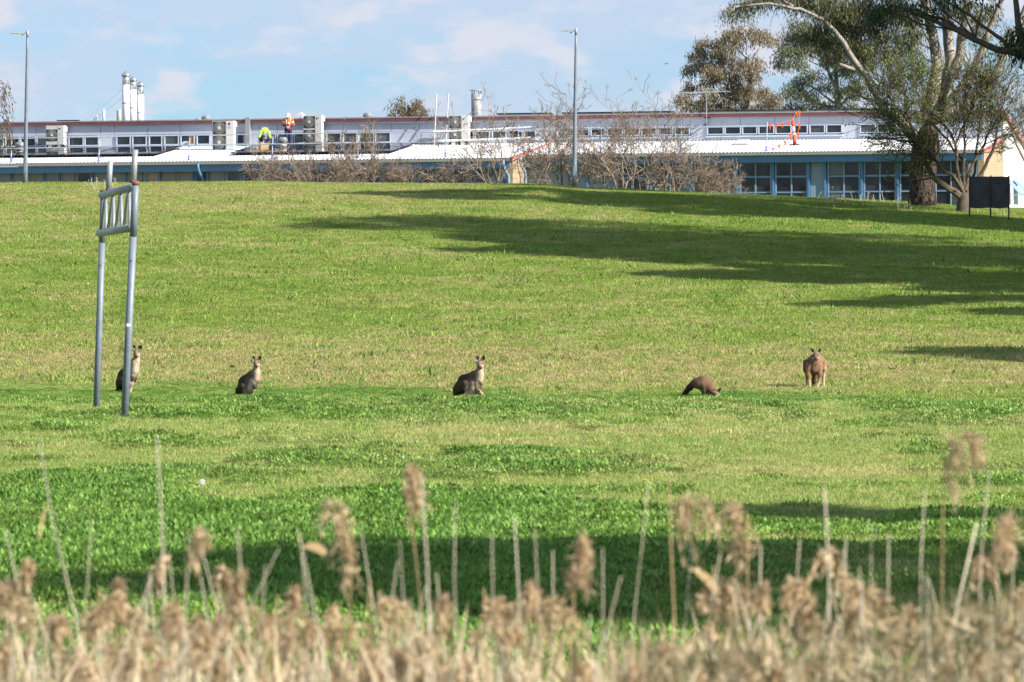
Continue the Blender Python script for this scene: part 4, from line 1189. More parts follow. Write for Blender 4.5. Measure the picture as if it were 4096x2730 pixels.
# ------------------------------------------------------------------ lamp posts at the crest
def lamp(Ub, Vb, Ut, Vt, d, label):
    x0, y0, z0 = gpt(Ub, d); top = P(Ut, Vt, d)
    t = thing('lamp_post', label, 'lamp post', (x0, y0, z0), 'lamp posts along the crest of the bank')
    base = np.array([x0, y0, z0 - .15])
    f = np.linspace(0, 1, 9)
    pts = [base * (1 - q) + top * q for q in f]
    MB().tube(pts, .098 - .055 * f, 12).build('pole', M['galv'], t, True)
    c = top + np.array([0, 0, -.05])
    MB().tube([top + mk((0, 0, -.22)), top + mk((0, 0, .05))], .052, 10).build('spigot', M['galvpale'], t, True)
    MB().tube([c, c + mk((-.18, 0, .0))], .03, 8).build('arm', M['galvpale'], t)
    lz = c + mk((-.16, 0, 0))
    hd = MB().hexa([lz + mk(q) for q in ((-.52, -.10, -.015), (0, -.10, -.055), (0, .10, -.055), (-.52, .10, -.015), (-.50, -.07, .03), (0, -.08, .045), (0, .08, .045), (-.50, .07, .03))]).build('lamp_head', M['galvpale'], t)
    MB().hexa([lz + mk(q) for q in ((-.50, -.08, -.026), (-.2, -.08, -.05), (-.2, .08, -.05), (-.50, .08, -.026), (-.50, -.08, -.019), (-.2, -.08, -.042), (-.2, .08, -.042), (-.50, .08, -.019))]).build('lens', M['glass'], hd)
    MB().tube([lz + mk((-.04, 0, -.05)), lz + mk((-.04, 0, -.10))], .03, 8).build('sensor', M['black'], hd)
    MB().hexa([base + (top - base) * .13 + mk(q) for q in ((-.05, -.098, -.2), (.05, -.098, -.2), (.05, -.08, -.2), (-.05, -.08, -.2), (-.05, -.096, .2), (.05, -.096, .2), (.05, -.08, .2), (-.05, -.08, .2))]).build('access_door', M['galv'], t)
lamp(100, 742, 110, 127, 233, 'tall grey lamp post at the left edge, left of the goal posts')
lamp(2297, 755, 2304, 118, 233, 'tall grey lamp post in the middle, in front of the bare shrubs')

# ------------------------------------------------------------------ goal posts (seen almost end on)
gf, gr = gpt(496, 74.3), gpt(384, 80.8)
t = thing('goal_posts', 'grey steel combined football goal and tall rugby posts seen almost end on', 'goal posts', (gf + gr) / 2)
hfz = lambda d, V: CH + (HV - V) * d / FPX
def gp(U, V, d): return P(U, V, d)
F0, F1 = np.append(gf[:2], gf[2] - .1), gp(543, 728, 74.3)
R0, R1 = np.append(gr[:2], gr[2] - .1), gp(415, 775, 80.8)
def lerp(a, b, f): return a * (1 - f) + b * f
def at_z(a, b, z): return lerp(a, b, (z - a[2]) / (b[2] - a[2]))
def gpost(a, b, r):
    zj = CH + (HV - (950 if r > .046 else 974)) * a[1] / FPX
    pj = at_z(a, b, zj)
    o_ = MB().tube([a, lerp(a, pj, .5), pj], r, 14).build('post', M['galv'], t, True)
    MB().tube([pj + mk((0, 0, .008)), b], r * .985, 14).build('post_extension', M['galv'], t, True)
    MB().ball(lerp(a, b, .68) + mk((-r * .15, -r * .97, 0)), .012, 6, 4).build('bolt', M['rust'], o_)
    return pj
gpost(F0, F1, .047); gpost(R0, R1, .045)
MB().lathe(F1 + mk((0, 0, -.015)), [(.049, -.03), (.050, .0), (.042, .02), (.02, .028)], 14).build('weld_cap', M['rust'], t, True)
ub = (gp(532, 748, 74.4), gp(409, 782, 80.8)); lb = (gp(524, 912, 74.4), gp(398, 934, 80.9))
dirb = (ub[1] - ub[0]) / np.linalg.norm(ub[1] - ub[0])
MB().tube([ub[0], ub[1] + dirb * .12], .050, 14).build('crossbar', M['galvpale'], t, True)
MB().tube([lb[0], lb[1] + dirb * .10], .050, 14).build('crossbar', M['galvpale'], t, True)
for c_, a_ in ((lb[1], R0), (ub[1], R0)):
    q = at_z(R0, R1, c_[2]) if c_ is lb[1] else R1
    MB().lathe(q, [(.047, -.03), (.0495, .01), (.047, .05)], 14).build('weld_collar', M['rust'], t, True)
nz = 4
for k in range(nz):
    f0, f1, f2 = (k + .08) / nz, (k + .5) / nz, (k + .92) / nz
    MB().tube([lerp(lb[0], lb[1], f0), lerp(ub[0], ub[1], f1)], .022, 8).build('lattice_strut', M['galvpale'], t, True)
    MB().tube([lerp(ub[0], ub[1], f1), lerp(lb[0], lb[1], f2)], .022, 8).build('lattice_strut', M['galvpale'], t, True)
for (U0, V0, U1, V1, d) in ((533, 735, 541, 600, 75.1), (434, 768, 441, 645, 79.8)):
    a_, b_ = gp(U0, V0, d), gp(U1, V1, d)
    MB().tube([a_, b_], [.039, .038], 12).build('upright', M['galvpale'], t, True)
    MB().lathe(a_, [(.042, -.03), (.044, .03), (.040, .045)], 12).build('weld_collar', M['rust'], t, True)
q_ = at_z(F0, F1, CH + (HV - 1301) * 74.3 / FPX)
MB().hexa([q_ + mk(w_) for w_ in ((-.025, -.0485, -.02), (.025, -.0485, -.02), (.025, -.03, -.02), (-.025, -.03, -.02), (-.025, -.0485, .02), (.025, -.0485, .02), (.025, -.03, .02), (-.025, -.03, .02))]).build('sticker', M['white'], t)

# ------------------------------------------------------------------ shade cloth screen on three pickets
pk = [(3878, 862), (3962, 870), (4035, 876)]
sd_ = 216.0
t = thing('cloth_screen', 'black shade cloth screen on three rusty pickets at the right, beside the multi stemmed tree', 'screen', gpt(3955, sd_))
tops, bots = [], []
for U, V in pk:
    b_ = gpt(U, sd_); tp_ = P(U + 1, 706, sd_)
    MB().tube([b_ - UP * .2, tp_ + UP * .03], .03, 4).build('picket', M['steelbrown'], t)
nx = 24; vs = []
zt, zb = CH + (HV - 707) * sd_ / FPX, CH + (HV - 832) * sd_ / FPX
for j in range(9):
    for i in range(nx + 1):
        f_ = i / nx; xx = lerp(P(3879, 0, sd_), P(4036, 0, sd_), f_)[0]
        sag = .05 * math.sin(f_ * 2 * math.pi) ** 2 * (j / 8) + random.uniform(-.006, .006)
        vs.append((xx, sd_ + .035 + .03 * math.sin(f_ * 11) * math.sin(j * .9), zt * (1 - j / 8) + zb * (j / 8) - sag * .5))
m_ = (nx + 1)
fs = [(j * m_ + i, j * m_ + i + 1, (j + 1) * m_ + i + 1, (j + 1) * m_ + i) for j in range(8) for i in range(nx)]
n0 = len(vs); vs2 = vs + [(q[0], q[1] + .008, q[2]) for q in vs]
fs += [tuple(reversed([k + n0 for k in f_])) for f_ in fs]
for i in range(nx):
    fs.append((i + 1, i, n0 + i, n0 + i + 1)); k = 8 * m_ + i; fs.append((k, k + 1, n0 + k + 1, n0 + k))
MB().add(vs2, fs).build('shade_cloth', M['shade'], t)

# ------------------------------------------------------------------ kangaroos
BK, SD, PL, FC, DKF = (.052, .036, .026), (.125, .088, .060), (.44, .35, .26), (.20, .145, .105), (.03, .022, .018)  # BK: dark back fur, darkened further so the colour carries shade
def roo(name, label, U, d, scale, x0, y0, caps, ears, eyes, nose, s=None, cat='kangaroo', turn=0.0):
    """joints are given in pixels of an enlarged crop; here they become metres at the animal's distance"""
    base = gpt(U, d); s = s or FPX / d
    k = 1.0 / (scale * s)
    g = 'kangaroos grazing and standing at the foot of the bank' if cat == 'kangaroo' else None
    t = thing(name, label, cat, base, g)
    cv = lambda p: np.array([(p[0] - x0) * k, -p[2] * k - turn * (p[0] - x0) * k, (y0 - p[1]) * k])     # turn: the body swings its front towards the camera
    cc = [(cv(a), cv(b), ra * k, rb * k, c) for a, b, ra, rb, c in caps]
    body_obj('body', cc, M['fur'], t, .0125, .013)
    for (b, tip, wd, dep) in ears:
        b_, t_ = cv(b), cv(tip); ax = t_ - b_; L = np.linalg.norm(ax); ax = ax / L
        sdv = np.cross(ax, [0, 1.0, 0]); sdv = sdv / np.linalg.norm(sdv); fw = np.cross(sdv, ax)
        if fw[1] > 0: fw = -fw; sdv = -sdv
        vs, fs = [], []
        w_ = wd * k * .5; n = 9
        for i in range(n):
            q = i / (n - 1); ww = w_ * (math.sin(math.pi * (q * .80 + .14)) ** .8) * (1 if q < .98 else .25)
            for j in range(5):
                x_ = (j - 2) / 2
                vs.append(b_ + ax * L * q + sdv * ww * x_ + fw * ((x_ * x_ - .6) * ww * .7))
        for i in range(n):
            for j in range(5): vs.append(vs[i * 5 + j] - fw * .012)
        for i in range(n - 1):
            for j in range(4):
                a_ = i * 5 + j; fs.append((a_, a_ + 1, a_ + 6, a_ + 5)); fs.append((a_ + 45, a_ + 50, a_ + 51, a_ + 46))
            fs.append((i * 5, i * 5 + 5, i * 5 + 50, i * 5 + 45)); fs.append((i * 5 + 4, i * 5 + 49, i * 5 + 54, i * 5 + 9))
        fs.append(tuple(40 + j for j in range(5)) + tuple(85 + j for j in reversed(range(5))))
        me = bpy.data.meshes.new('ear'); me.from_pydata([tuple(v) for v in vs], [], fs)
        me.polygons.foreach_set('use_smooth', [True] * len(me.polygons))
        col = np.tile(np.array([.10, .075, .06, 1]), (90, 1))
        col[:45].reshape(9, 5, 4)[:, (0, 4), :3] = (.42, .35, .28); col[:45].reshape(9, 5, 4)[:2, :, :3] = (.48, .40, .33); col[:45].reshape(9, 5, 4)[7:, :, :3] = (.06, .045, .04)
        at = me.attributes.new('fur', 'FLOAT_COLOR', 'POINT'); at.data.foreach_set('color', col.astype(np.float32).ravel())
        me.materials.append(M['fur']); link('ear', me, t, None)
    for e in eyes: MB().ball(cv(e) + ORG[t], .015, 8, 6).build('eye', M['eye'], t, True)
    if nose: MB().ball(cv(nose) + ORG[t], (.021, .016, .015), 8, 6).build('nose', M['eye'], t, True)
    return t
Lk = lambda a, b, ra, rb, c: (a, b, ra, rb, c)
# third: seated doe with a joey in the pouch, body in profile, face to the camera
roo('kangaroo', 'seated grey kangaroo with a joey sticking out of its pouch, in the middle', 1868, 116.5, 6.27, 600, 1440, [
    Lk((430, 1120, 0), (530, 930, 0), 165, 150, BK), Lk((530, 930, 0), (790, 810, 0), 150, 120, BK), Lk((790, 800, 0), (900, 760, 0), 125, 112, SD),
    Lk((940, 770, 40), (920, 900, 50), 88, 80, PL), Lk((760, 930, 0), (740, 1090, 10), 150, 160, SD), Lk((800, 1010, 60), (790, 1150, 70), 105, 115, PL),
    Lk((770, 1210, 30), (690, 1330, 30), 125, 100, PL), Lk((905, 720, 0), (930, 600, 10), 98, 80, SD), Lk((945, 700, 45), (940, 620, 50), 66, 50, PL),
    Lk((932, 490, 0), (935, 520, 30), 82, 76, FC), Lk((936, 535, 60), (938, 585, 150), 56, 34, FC), Lk((905, 560, 60), (975, 560, 60), 45, 45, PL), Lk((937, 590, 150), (938, 600, 158), 24, 22, DKF),
    Lk((520, 1060, 110), (570, 1010, 130), 130, 115, BK), Lk((590, 1000, 150), (610, 1130, 150), 72, 62, SD), Lk((610, 1120, 150), (600, 1390, 130), 55, 40, PL), Lk((560, 1420, 130), (760, 1440, 190), 36, 24, SD),
    Lk((560, 1060, -110), (640, 1000, -130), 130, 110, BK), Lk((650, 1000, -140), (690, 1400, -120), 60, 38, SD), Lk((690, 1420, -120), (860, 1440, -150), 36, 24, SD),
    Lk((340, 1150, 0), (325, 1340, -20), 105, 70, BK), Lk((325, 1350, -20), (150, 1425, -60), 66, 45, BK), Lk((150, 1425, -60), (-160, 1450, -120), 45, 20, DKF),
    Lk((850, 850, 95), (840, 1000, 120), 52, 36, SD), Lk((840, 1000, 120), (850, 1150, 150), 34, 27, SD), Lk((850, 1150, 150), (845, 1215, 165), 28, 16, DKF),
    Lk((975, 840, -30), (972, 1000, 10), 46, 33, SD), Lk((972, 1000, 10), (945, 1140, 70), 32, 26, SD), Lk((945, 1140, 70), (935, 1200, 90), 27, 15, DKF)],
    [((880, 425, 10), (830, 310, 20), 105, 0), ((985, 425, 10), (1030, 305, 20), 105, 0)], [(884, 505, 72), (988, 500, 66)], (938, 592, 175), turn=.75)
roo('kangaroo_joey', 'joey in the pouch of the seated kangaroo with its hind legs hanging out', 1868, 116.5, 6.27, 600, 1440, [
    Lk((850, 1200, 90), (910, 1200, 120), 60, 44, SD), Lk((905, 1195, 150), (985, 1265, 165), 40, 32, (.34, .26, .18)), Lk((985, 1265, 165), (1060, 1370, 170), 32, 20, (.42, .33, .24)), Lk((890, 1210, 130), (930, 1330, 150), 34, 20, DKF), Lk((930, 1330, 150), (945, 1350, 158), 20, 13, DKF),
    Lk((880, 1180, 130), (900, 1165, 165), 40, 30, FC), Lk((900, 1165, 165), (910, 1185, 190), 26, 18, FC)],
    [((868, 1150, 150), (850, 1105, 155), 36, 0)], [(890, 1158, 190)], (912, 1186, 205), cat='young kangaroo', turn=.75)
# second: smaller, upright, shaded back
roo('kangaroo', 'upright brown kangaroo with dark back, second from the left, facing the camera', 993, 119.5, 6.03, 560, 1310, [
    Lk((410, 1090, 0), (470, 930, 0), 130, 140, BK), Lk((470, 930, 0), (660, 770, 0), 145, 115, BK), Lk((650, 790, 0), (745, 720, 10), 125, 108, SD),
    Lk((780, 720, 50), (770, 860, 60), 78, 76, PL), Lk((620, 920, 10), (600, 1060, 10), 140, 130, SD), Lk((690, 930, 70), (650, 1080, 70), 90, 95, PL), Lk((620, 1120, 20), (560, 1180, 20), 95, 70, PL),
    Lk((755, 680, 0), (770, 570, 10), 88, 74, SD), Lk((790, 640, 45), (780, 580, 50), 52, 44, PL), Lk((768, 450, 0), (770, 480, 30), 74, 68, FC), Lk((770, 490, 60), (772, 530, 140), 50, 32, FC), Lk((742, 520, 60), (806, 520, 60), 40, 40, PL), Lk((772, 535, 140), (772, 545, 148), 22, 20, DKF),
    Lk((400, 1090, 105), (450, 1040, 120), 115, 105, BK), Lk((470, 1050, 130), (495, 1130, 130), 66, 48, SD), Lk((495, 1130, 130), (478, 1285, 110), 44, 30, PL), Lk((460, 1300, 110), (610, 1310, 170), 32, 20, SD),
    Lk((480, 1080, -100), (640, 1080, -90), 110, 80, SD), Lk((650, 1080, -90), (650, 1280, -80), 62, 34, PL), Lk((640, 1300, -80), (790, 1312, -60), 32, 20, SD),
    Lk((320, 1130, 0), (290, 1230, -20), 85, 52, BK), Lk((290, 1235, -20), (170, 1285, -60), 48, 30, BK), Lk((170, 1285, -60), (-80, 1310, -120), 30, 14, DKF),
    Lk((700, 790, 90), (705, 930, 110), 46, 32, SD), Lk((705, 930, 110), (725, 1040, 140), 30, 24, SD), Lk((725, 1040, 140), (735, 1095, 150), 25, 14, DKF),
    Lk((835, 760, 0), (815, 910, 40), 46, 31, SD), Lk((815, 910, 40), (765, 1030, 100), 30, 24, SD), Lk((765, 1030, 100), (750, 1080, 115), 25, 14, DKF)],
    [((715, 405, 10), (670, 300, 20), 92, 0), ((825, 400, 10), (870, 298, 20), 92, 0)], [(720, 460, 66), (820, 456, 60)], (772, 540, 165), turn=.75)
# first: tall, behind the goal post
roo('kangaroo', 'upright pale chested kangaroo partly hidden behind the front goal post, leftmost', 518, 122.0, 5.6, 660, 1330, [
    Lk((500, 1060, 0), (540, 920, 0), 150, 140, BK), Lk((540, 920, 0), (690, 720, 0), 140, 110, BK), Lk((690, 740, 10), (790, 620, 20), 115, 95, SD),
    Lk((800, 650, 60), (790, 820, 70), 88, 92, PL), Lk((690, 870, 20), (660, 1020, 20), 130, 135, SD), Lk((740, 900, 70), (700, 1050, 80), 92, 95, PL), Lk((690, 1090, 50), (680, 1170, 50), 90, 62, PL),
    Lk((800, 610, 0), (830, 510, 10), 88, 70, SD), Lk((850, 590, 50), (845, 510, 50), 56, 46, PL), Lk((835, 395, 0), (836, 420, 30), 74, 70, FC), Lk((835, 430, 60), (832, 475, 145), 50, 32, FC), Lk((808, 460, 60), (866, 460, 60), 40, 42, PL), Lk((832, 478, 145), (832, 488, 152), 22, 20, DKF),
    Lk((490, 1060, 105), (560, 1040, 120), 120, 110, BK), Lk((590, 1060, 130), (690, 1120, 140), 92, 62, SD), Lk((690, 1120, 140), (680, 1300, 120), 50, 30, PL), Lk((660, 1320, 120), (830, 1335, 170), 32, 20, SD),
    Lk((560, 1060, -100), (740, 1090, -90), 110, 70, SD), Lk((740, 1090, -90), (660, 1290, -80), 52, 30, PL), Lk((650, 1318, -80), (800, 1334, -60), 32, 20, SD),
    Lk((430, 1100, 0), (415, 1240, -20), 92, 64, BK), Lk((415, 1250, -20), (300, 1310, -60), 60, 36, BK), Lk((300, 1310, -60), (20, 1335, -120), 36, 15, DKF),
    Lk((730, 700, 95), (735, 840, 120), 46, 32, SD), Lk((735, 840, 120), (755, 970, 150), 30, 24, SD), Lk((755, 970, 150), (755, 1030, 158), 25, 14, DKF),
    Lk((868, 680, 0), (850, 840, 30), 46, 31, SD), Lk((850, 840, 30), (815, 960, 70), 30, 24, SD), Lk((815, 960, 70), (805, 1070, 80), 25, 13, DKF)],
    [((785, 335, 10), (738, 235, 20), 90, 0), ((880, 330, 10), (945, 245, 20), 100, 0)], [(786, 405, 70), (886, 390, 60)], (832, 482, 168), turn=.7)
# fourth: head down in the grass, tail out to the left
roo('kangaroo', 'dark brown kangaroo bent down grazing with its thick tail stretched out to the left', 2812, 119.0, 9.05, 1230, 1235, [
    Lk((1050, 690, 0), (1250, 640, 0), 215, 215, (.13, .075, .048)), Lk((1250, 640, 0), (1440, 800, 0), 215, 200, (.15, .085, .055)), Lk((1440, 800, 0), (1540, 950, 10), 190, 150, (.14, .08, .055)),
    Lk((1540, 950, 20), (1650, 1050, 40), 130, 95, (.14, .085, .06)), Lk((1660, 1050, 50), (1700, 1090, 60), 88, 74, FC), Lk((1700, 1090, 70), (1800, 1160, 110), 66, 40, FC), Lk((1800, 1160, 110), (1815, 1170, 115), 30, 26, DKF), Lk((1720, 1130, 60), (1780, 1120, 60), 44, 44, PL),
    Lk((1110, 760, 150), (1220, 740, 160), 165, 150, (.12, .075, .05)), Lk((1270, 830, 170), (1260, 930, 170), 90, 70, SD), Lk((1255, 930, 170), (1245, 1170, 150), 72, 55, BK), Lk((1220, 1200, 150), (1460, 1215, 220), 46, 30, SD),
    Lk((1080, 760, -140), (1200, 800, -150), 150, 110, BK), Lk((1200, 860, -150), (1270, 1160, -140), 70, 45, BK), Lk((1260, 1200, -140), (1450, 1215, -160), 42, 28, BK),
    Lk((1230, 850, 0), (1420, 940, 0), 140, 130, BK), Lk((1430, 950, 70), (1400, 1080, 90), 60, 42, BK), Lk((1400, 1080, 90), (1395, 1190, 110), 36, 28, PL), Lk((1480, 960, -60), (1450, 1190, -60), 55, 28, BK),
    Lk((930, 690, 0), (760, 850, 0), 130, 110, BK), Lk((760, 850, 0), (620, 1020, 0), 108, 84, DKF), Lk((620, 1020, 0), (520, 1150, 0), 84, 66, DKF), Lk((520, 1150, 0), (420, 1200, -20), 62, 36, DKF)],
    [((1730, 1020, 70), (1860, 870, 80), 120, 0), ((1660, 1010, 90), (1600, 900, 150), 110, 0)], [(1725, 1075, 130)], (1812, 1172, 140), turn=.45)
# fifth: tawny, on all fours facing the camera
TW, TWD, TWP = (.215, .130, .074), (.125, .075, .046), (.44, .34, .24)
roo('kangaroo', 'tawny kangaroo standing on all fours facing the camera, rightmost', 3264, 124.0, 6.27, 660, 1300, [
    Lk((625, 560, 0), (605, 760, 20), 145, 135, TW), Lk((540, 600, 0), (515, 780, 0), 118, 105, TWD), Lk((710, 590, 0), (715, 780, 0), 112, 100, TW), Lk((630, 640, 90), (600, 800, 90), 100, 90, TWD), Lk((600, 840, 20), (640, 880, 0), 90, 70, TWD),
    Lk((650, 545, -150), (740, 590, -420), 150, 160, TW), Lk((740, 600, -420), (730, 660, -620), 160, 140, TWD),
    Lk((640, 560, 60), (640, 505, 110), 92, 78, TW), Lk((640, 445, 130), (643, 470, 165), 78, 68, (.11, .075, .052)), Lk((645, 485, 190), (655, 535, 280), 46, 31, (.13, .095, .07)), Lk((610, 520, 180), (690, 515, 180), 38, 38, PL), Lk((656, 545, 272), (657, 556, 280), 24, 22, DKF),
    Lk((475, 720, 60), (462, 930, 80), 90, 58, TW), Lk((462, 930, 80), (480, 1090, 70), 52, 34, TW), Lk((480, 1090, 70), (515, 1270, 110), 34, 24, TWP), Lk((515, 1275, 110), (530, 1290, 150), 26, 18, DKF),
    Lk((745, 720, 60), (755, 910, 90), 88, 58, TW), Lk((755, 910, 90), (735, 1080, 80), 52, 34, TW), Lk((735, 1080, 80), (680, 1270, 110), 34, 26, TWP), Lk((675, 1275, 110), (660, 1290, 150), 28, 20, TWP),
    Lk((860, 640, -420), (880, 780, -380), 105, 80, TW), Lk((882, 790, -370), (868, 960, -400), 66, 40, TWP), Lk((868, 960, -400), (872, 1240, -420), 36, 30, TWP), Lk((872, 1270, -420), (880, 1290, -200), 34, 24, TWP),
    Lk((450, 640, -420), (430, 800, -380), 100, 78, TWD), Lk((432, 800, -370), (455, 980, -400), 62, 36, TWD), Lk((455, 980, -400), (458, 1250, -420), 34, 26, TWD), Lk((458, 1270, -420), (440, 1292, -220), 32, 22, TWP),
    Lk((660, 820, -600), (650, 1100, -760), 90, 60, TWD), Lk((650, 1100, -760), (640, 1290, -1100), 58, 30, TWD)],
    [((588, 395, 130), (528, 270, 135), 105, 0), ((690, 395, 130), (765, 280, 135), 110, 0)], [(586, 468, 206), (702, 462, 206)], (656, 548, 298))

# ------------------------------------------------------------------ trees and shrubs
def wiggle(a, b, n, amp, sag=0.0):
    a, b = np.asarray(a, float), np.asarray(b, float); L = np.linalg.norm(b - a)
    f = np.linspace(0, 1, n)[:, None]
    p = a * (1 - f) + b * f
    off = np.cumsum(rng.normal(size=(n, 3)), 0); off -= off[0] * (1 - f) + off[-1] * f
    p = p + off * amp * L / math.sqrt(n)
    p[:, 2] += -sag * L * (4 * f[:, 0] * (1 - f[:, 0]))
    return p
def grow(mb, p, d, L, r, depth, o):
    """one limb and its side limbs; o: gnarl, up, kids, spread, ratio, minr, tips"""
    n = 5 if depth > 1 else 4
    pts = [np.array(p, float)]; d = np.array(d, float); d /= np.linalg.norm(d)
    for i in range(n - 1):
        d = d + rng.normal(size=3) * o['gnarl'] + np.array([0, 0, o['up']]); d /= np.linalg.norm(d)
        pts.append(pts[-1] + d * L / (n - 1))
    re = max(o['minr'], r * (.55 if depth else .5))
    rad = np.linspace(r, re, n)
    mb.tube(pts, rad, 7 if r > .05 else (5 if r > .022 else 3), False)
    pts = np.array(pts)
    if depth == 0:
        o['tips'].append((pts[-1], d)); 
        if o.get('mid'): o['tips'].append((pts[2], d))
        return
    k = o['kids'] if isinstance(o['kids'], int) else o['kids'][depth]
    for i in range(k):
        f = (i + .6 + rng.uniform(-.3, .3)) / k if i < k - 1 else 1.0
        f = .25 + .75 * min(1, f)
        q = f * (n - 1); j = min(n - 2, int(q)); pp = pts[j] * (1 - (q - j)) + pts[j + 1] * (q - j)
        dd = pts[j + 1] - pts[j]; dd /= np.linalg.norm(dd)
        s = rng.normal(size=3); s -= dd * (s @ dd); s /= np.linalg.norm(s)
        sp = o['spread'] * rng.uniform(.6, 1.3) * (.4 if i == k - 1 else 1)
        grow(mb, pp, dd * math.cos(sp) + s * math.sin(sp), L * o['ratio'] * rng.uniform(.7, 1.15), max(o['minr'], np.interp(f, [0, 1], [r, re]) * .62), depth - 1, o)

# bare shrubs in front of the school
def bare_shrub(U, Vt, d, width, label, stems=5, dens=(0, 4, 4, 3)):
    b = gpt(U, d); H = (CH + (HV - Vt) * d / FPX - b[2]) * 1.07
    t = thing('bare_shrub', label, 'shrub', b, 'leafless shrubs along the school front')
    mb = MB(); mt = MB(); o = dict(gnarl=.26, up=.045, kids=dens, spread=.72, ratio=.62, minr=.0095, tips=[])
    hw = width / 2
    for i in range(stems):
        a = 2 * math.pi * (i + rng.uniform(-.3, .3)) / stems
        lean = rng.uniform(.25, 1.0) * hw / H * 1.1
        dd = np.array([math.cos(a) * lean, math.sin(a) * lean, 1.0])
        p0 = b + np.array([math.cos(a) * .15, math.sin(a) * .15, -.08])
        grow(mb, p0, dd, H * rng.uniform(.50, .68), .03 + .010 * H / 3 * rng.uniform(.7, 1.4), 3, o)
    br = mb.build('branches', M['twig'], t)
    for p, d_ in o['tips']:
        for k in range(4):
            dd = d_ + rng.normal(size=3) * .55 + np.array([0, 0, .35]); dd /= np.linalg.norm(dd)
            mt.tube([p, p + dd * .12 + rng.normal(size=3) * .015, p + dd * .22], [.0065, .006, .005], 3, False)
    tw = mt.build('fine_twigs', M['twig'], br); tw['kind'] = 'stuff'
    return t
SH = [(1055, 652, 257, 2.3, 'low bare shrub, first from the left along the school front'),
      (1140, 628, 258, 2.0, 'bare shrub below the orange shirted worker'),
      (1262, 600, 257, 2.4, 'bare shrub below the tall blue logo air conditioner'),
      (1372, 612, 259, 2.2, 'bare shrub just left of the first tall bare shrub'),
      (1476, 540, 257, 2.6, 'tall bare shrub rising under the small tree behind the roof'),
      (1598, 640, 258, 2.2, 'rounded low bare shrub right of the first tall bare shrub'),
      (1790, 655, 260, 2.6, 'low spreading bare shrub in front of the ladder'),
      (1985, 452, 256, 2.5, 'tall bare shrub just left of the brick pier'),
      (2165, 470, 257, 2.4, 'tall bare shrub immediately left of the middle lamp post, beside the brick pier'),
      (2262, 432, 259, 2.2, 'tallest thin bare shrub right behind the middle lamp post'),
      (2385, 520, 257, 2.2, 'medium bare shrub just right of the middle lamp post'),
      (2500, 446, 256, 2.6, 'dense tall bare shrub, second to the right of the middle lamp post'),
      (2600, 450, 257, 2.6, 'dense tall bare shrub, third to the right of the middle lamp post'),
      (2690, 520, 258, 2.4, 'bare shrub below the television antenna mast'),
      (2800, 618, 255, 2.5, 'rounded low bare shrub, last on the right before the classroom windows'),
      (2872, 655, 256, 1.5, 'smallest bare shrub at the right end of the row')]
for q in SH: bare_shrub(*q)

# gum trees: limbs to each clump, clumps of hanging sprays
def sprays(c, r, n, down=1.0):
    """anchor points through a flattened dome-like clump"""
    u = rng.normal(size=(n, 3)); u /= np.linalg.norm(u, axis=1)[:, None]
    u[:, 2] = np.abs(u[:, 2]) * 1.0 - .35 * rng.random(n)
    return c + u * r * (rng.uniform(.35, 1.0, (n, 1)) ** .6)
def gum_leaves(anch, per, L, w, hang=.45, rad=.28):
    n = len(anch) * per
    c = np.repeat(anch, per, 0)
    tgt = rng.random((n, 1))
    drift = np.repeat(rng.normal(size=(len(anch), 3)) * np.array([.30, .30, .10]), per, 0)
    c = c + drift * tgt + rng.normal(size=(n, 3)) * rad * .42 - np.array([0, 0, 1]) * hang * tgt
    d = rng.normal(size=(n, 3)) * .38 + np.array([0, 0, -1.0]) + drift * .8
    return c, d
def gum(name, label, cat, base, trunk, limbs, clumps, leafm, barkm, group=None, per=16, L=.17, w=.034, dens=26, lower=None):
    """trunk: points with radii; limbs: (points, r0, r1); clumps: (centre, radii, joint point)"""
    t = thing(name, label, cat, base, group)
    tr = MB(); tr.tube([p for p, r in trunk], [r for p, r in trunk], 14)
    trunk_o = tr.build('trunk', barkm, t, True)
    lb = MB()
    for pts, r0, r1 in limbs:
        pts = np.asarray(pts, float); q = []
        for a, b in zip(pts[:-1], pts[1:]): q += list(wiggle(a, b, 5, .045)[:-1])
        q.append(pts[-1]); lb.tube(q, np.linspace(r0, r1, len(q)), 9)
    for pts, r0, r1 in limbs: pass
    an = []
    tw = MB()
    for c, r, j in clumps:
        r = np.asarray(r, float); c = np.asarray(c, float)
        vol = (r[0] * r[2]) ** .85
        a = sprays(c, r, max(6, int(dens * vol)))
        an.append(a)
        j = np.asarray(j, float)
        q = wiggle(j, c - np.array([0, 0, r[2] * .25]), 7, .07, -.03); LL = np.linalg.norm(c - j)
        lb.tube(q, np.linspace(.022 + .007 * LL, .014, 7), 6)
        for s in a[::3]:
            f = rng.uniform(.35, 1.0); k = f * 6; i = min(5, int(k)); p = q[i] * (1 - k + i) + q[i + 1] * (k - i)
            tw.tube(wiggle(p, s, 4, .10, -.05), [.013, .011, .009, .006], 3, False)
    if lb.n: lb.build('limbs', M['gumbark'] if barkm is not M['darkbark'] else barkm, t, True)
    if tw.n: tw.build('branchlets', M['gumbark'] if barkm is not M['darkbark'] else barkm, t)
    an = np.concatenate(an)
    c, d = gum_leaves(an, per, L, w)
    leaf_mesh('leaves', leafm, t, c, d, L, w, 'stuff')
    return t
def cl(U, V, d, ru, rv, jd=0):
    s = d / FPX
    return P(U, V, d), (ru * s, (ru + rv) * .5 * s, rv * s)
def bush_of(spec, d, joint, spread=1.2, k=1.25):
    out = []
    for (U, V, ru, rv, ju, jv) in spec:
        dd = d + rng.uniform(-spread, spread)
        c, r = cl(U, V, dd, ru * k, rv * k)
        out.append((c, r, P(ju, jv, d)))
    return out
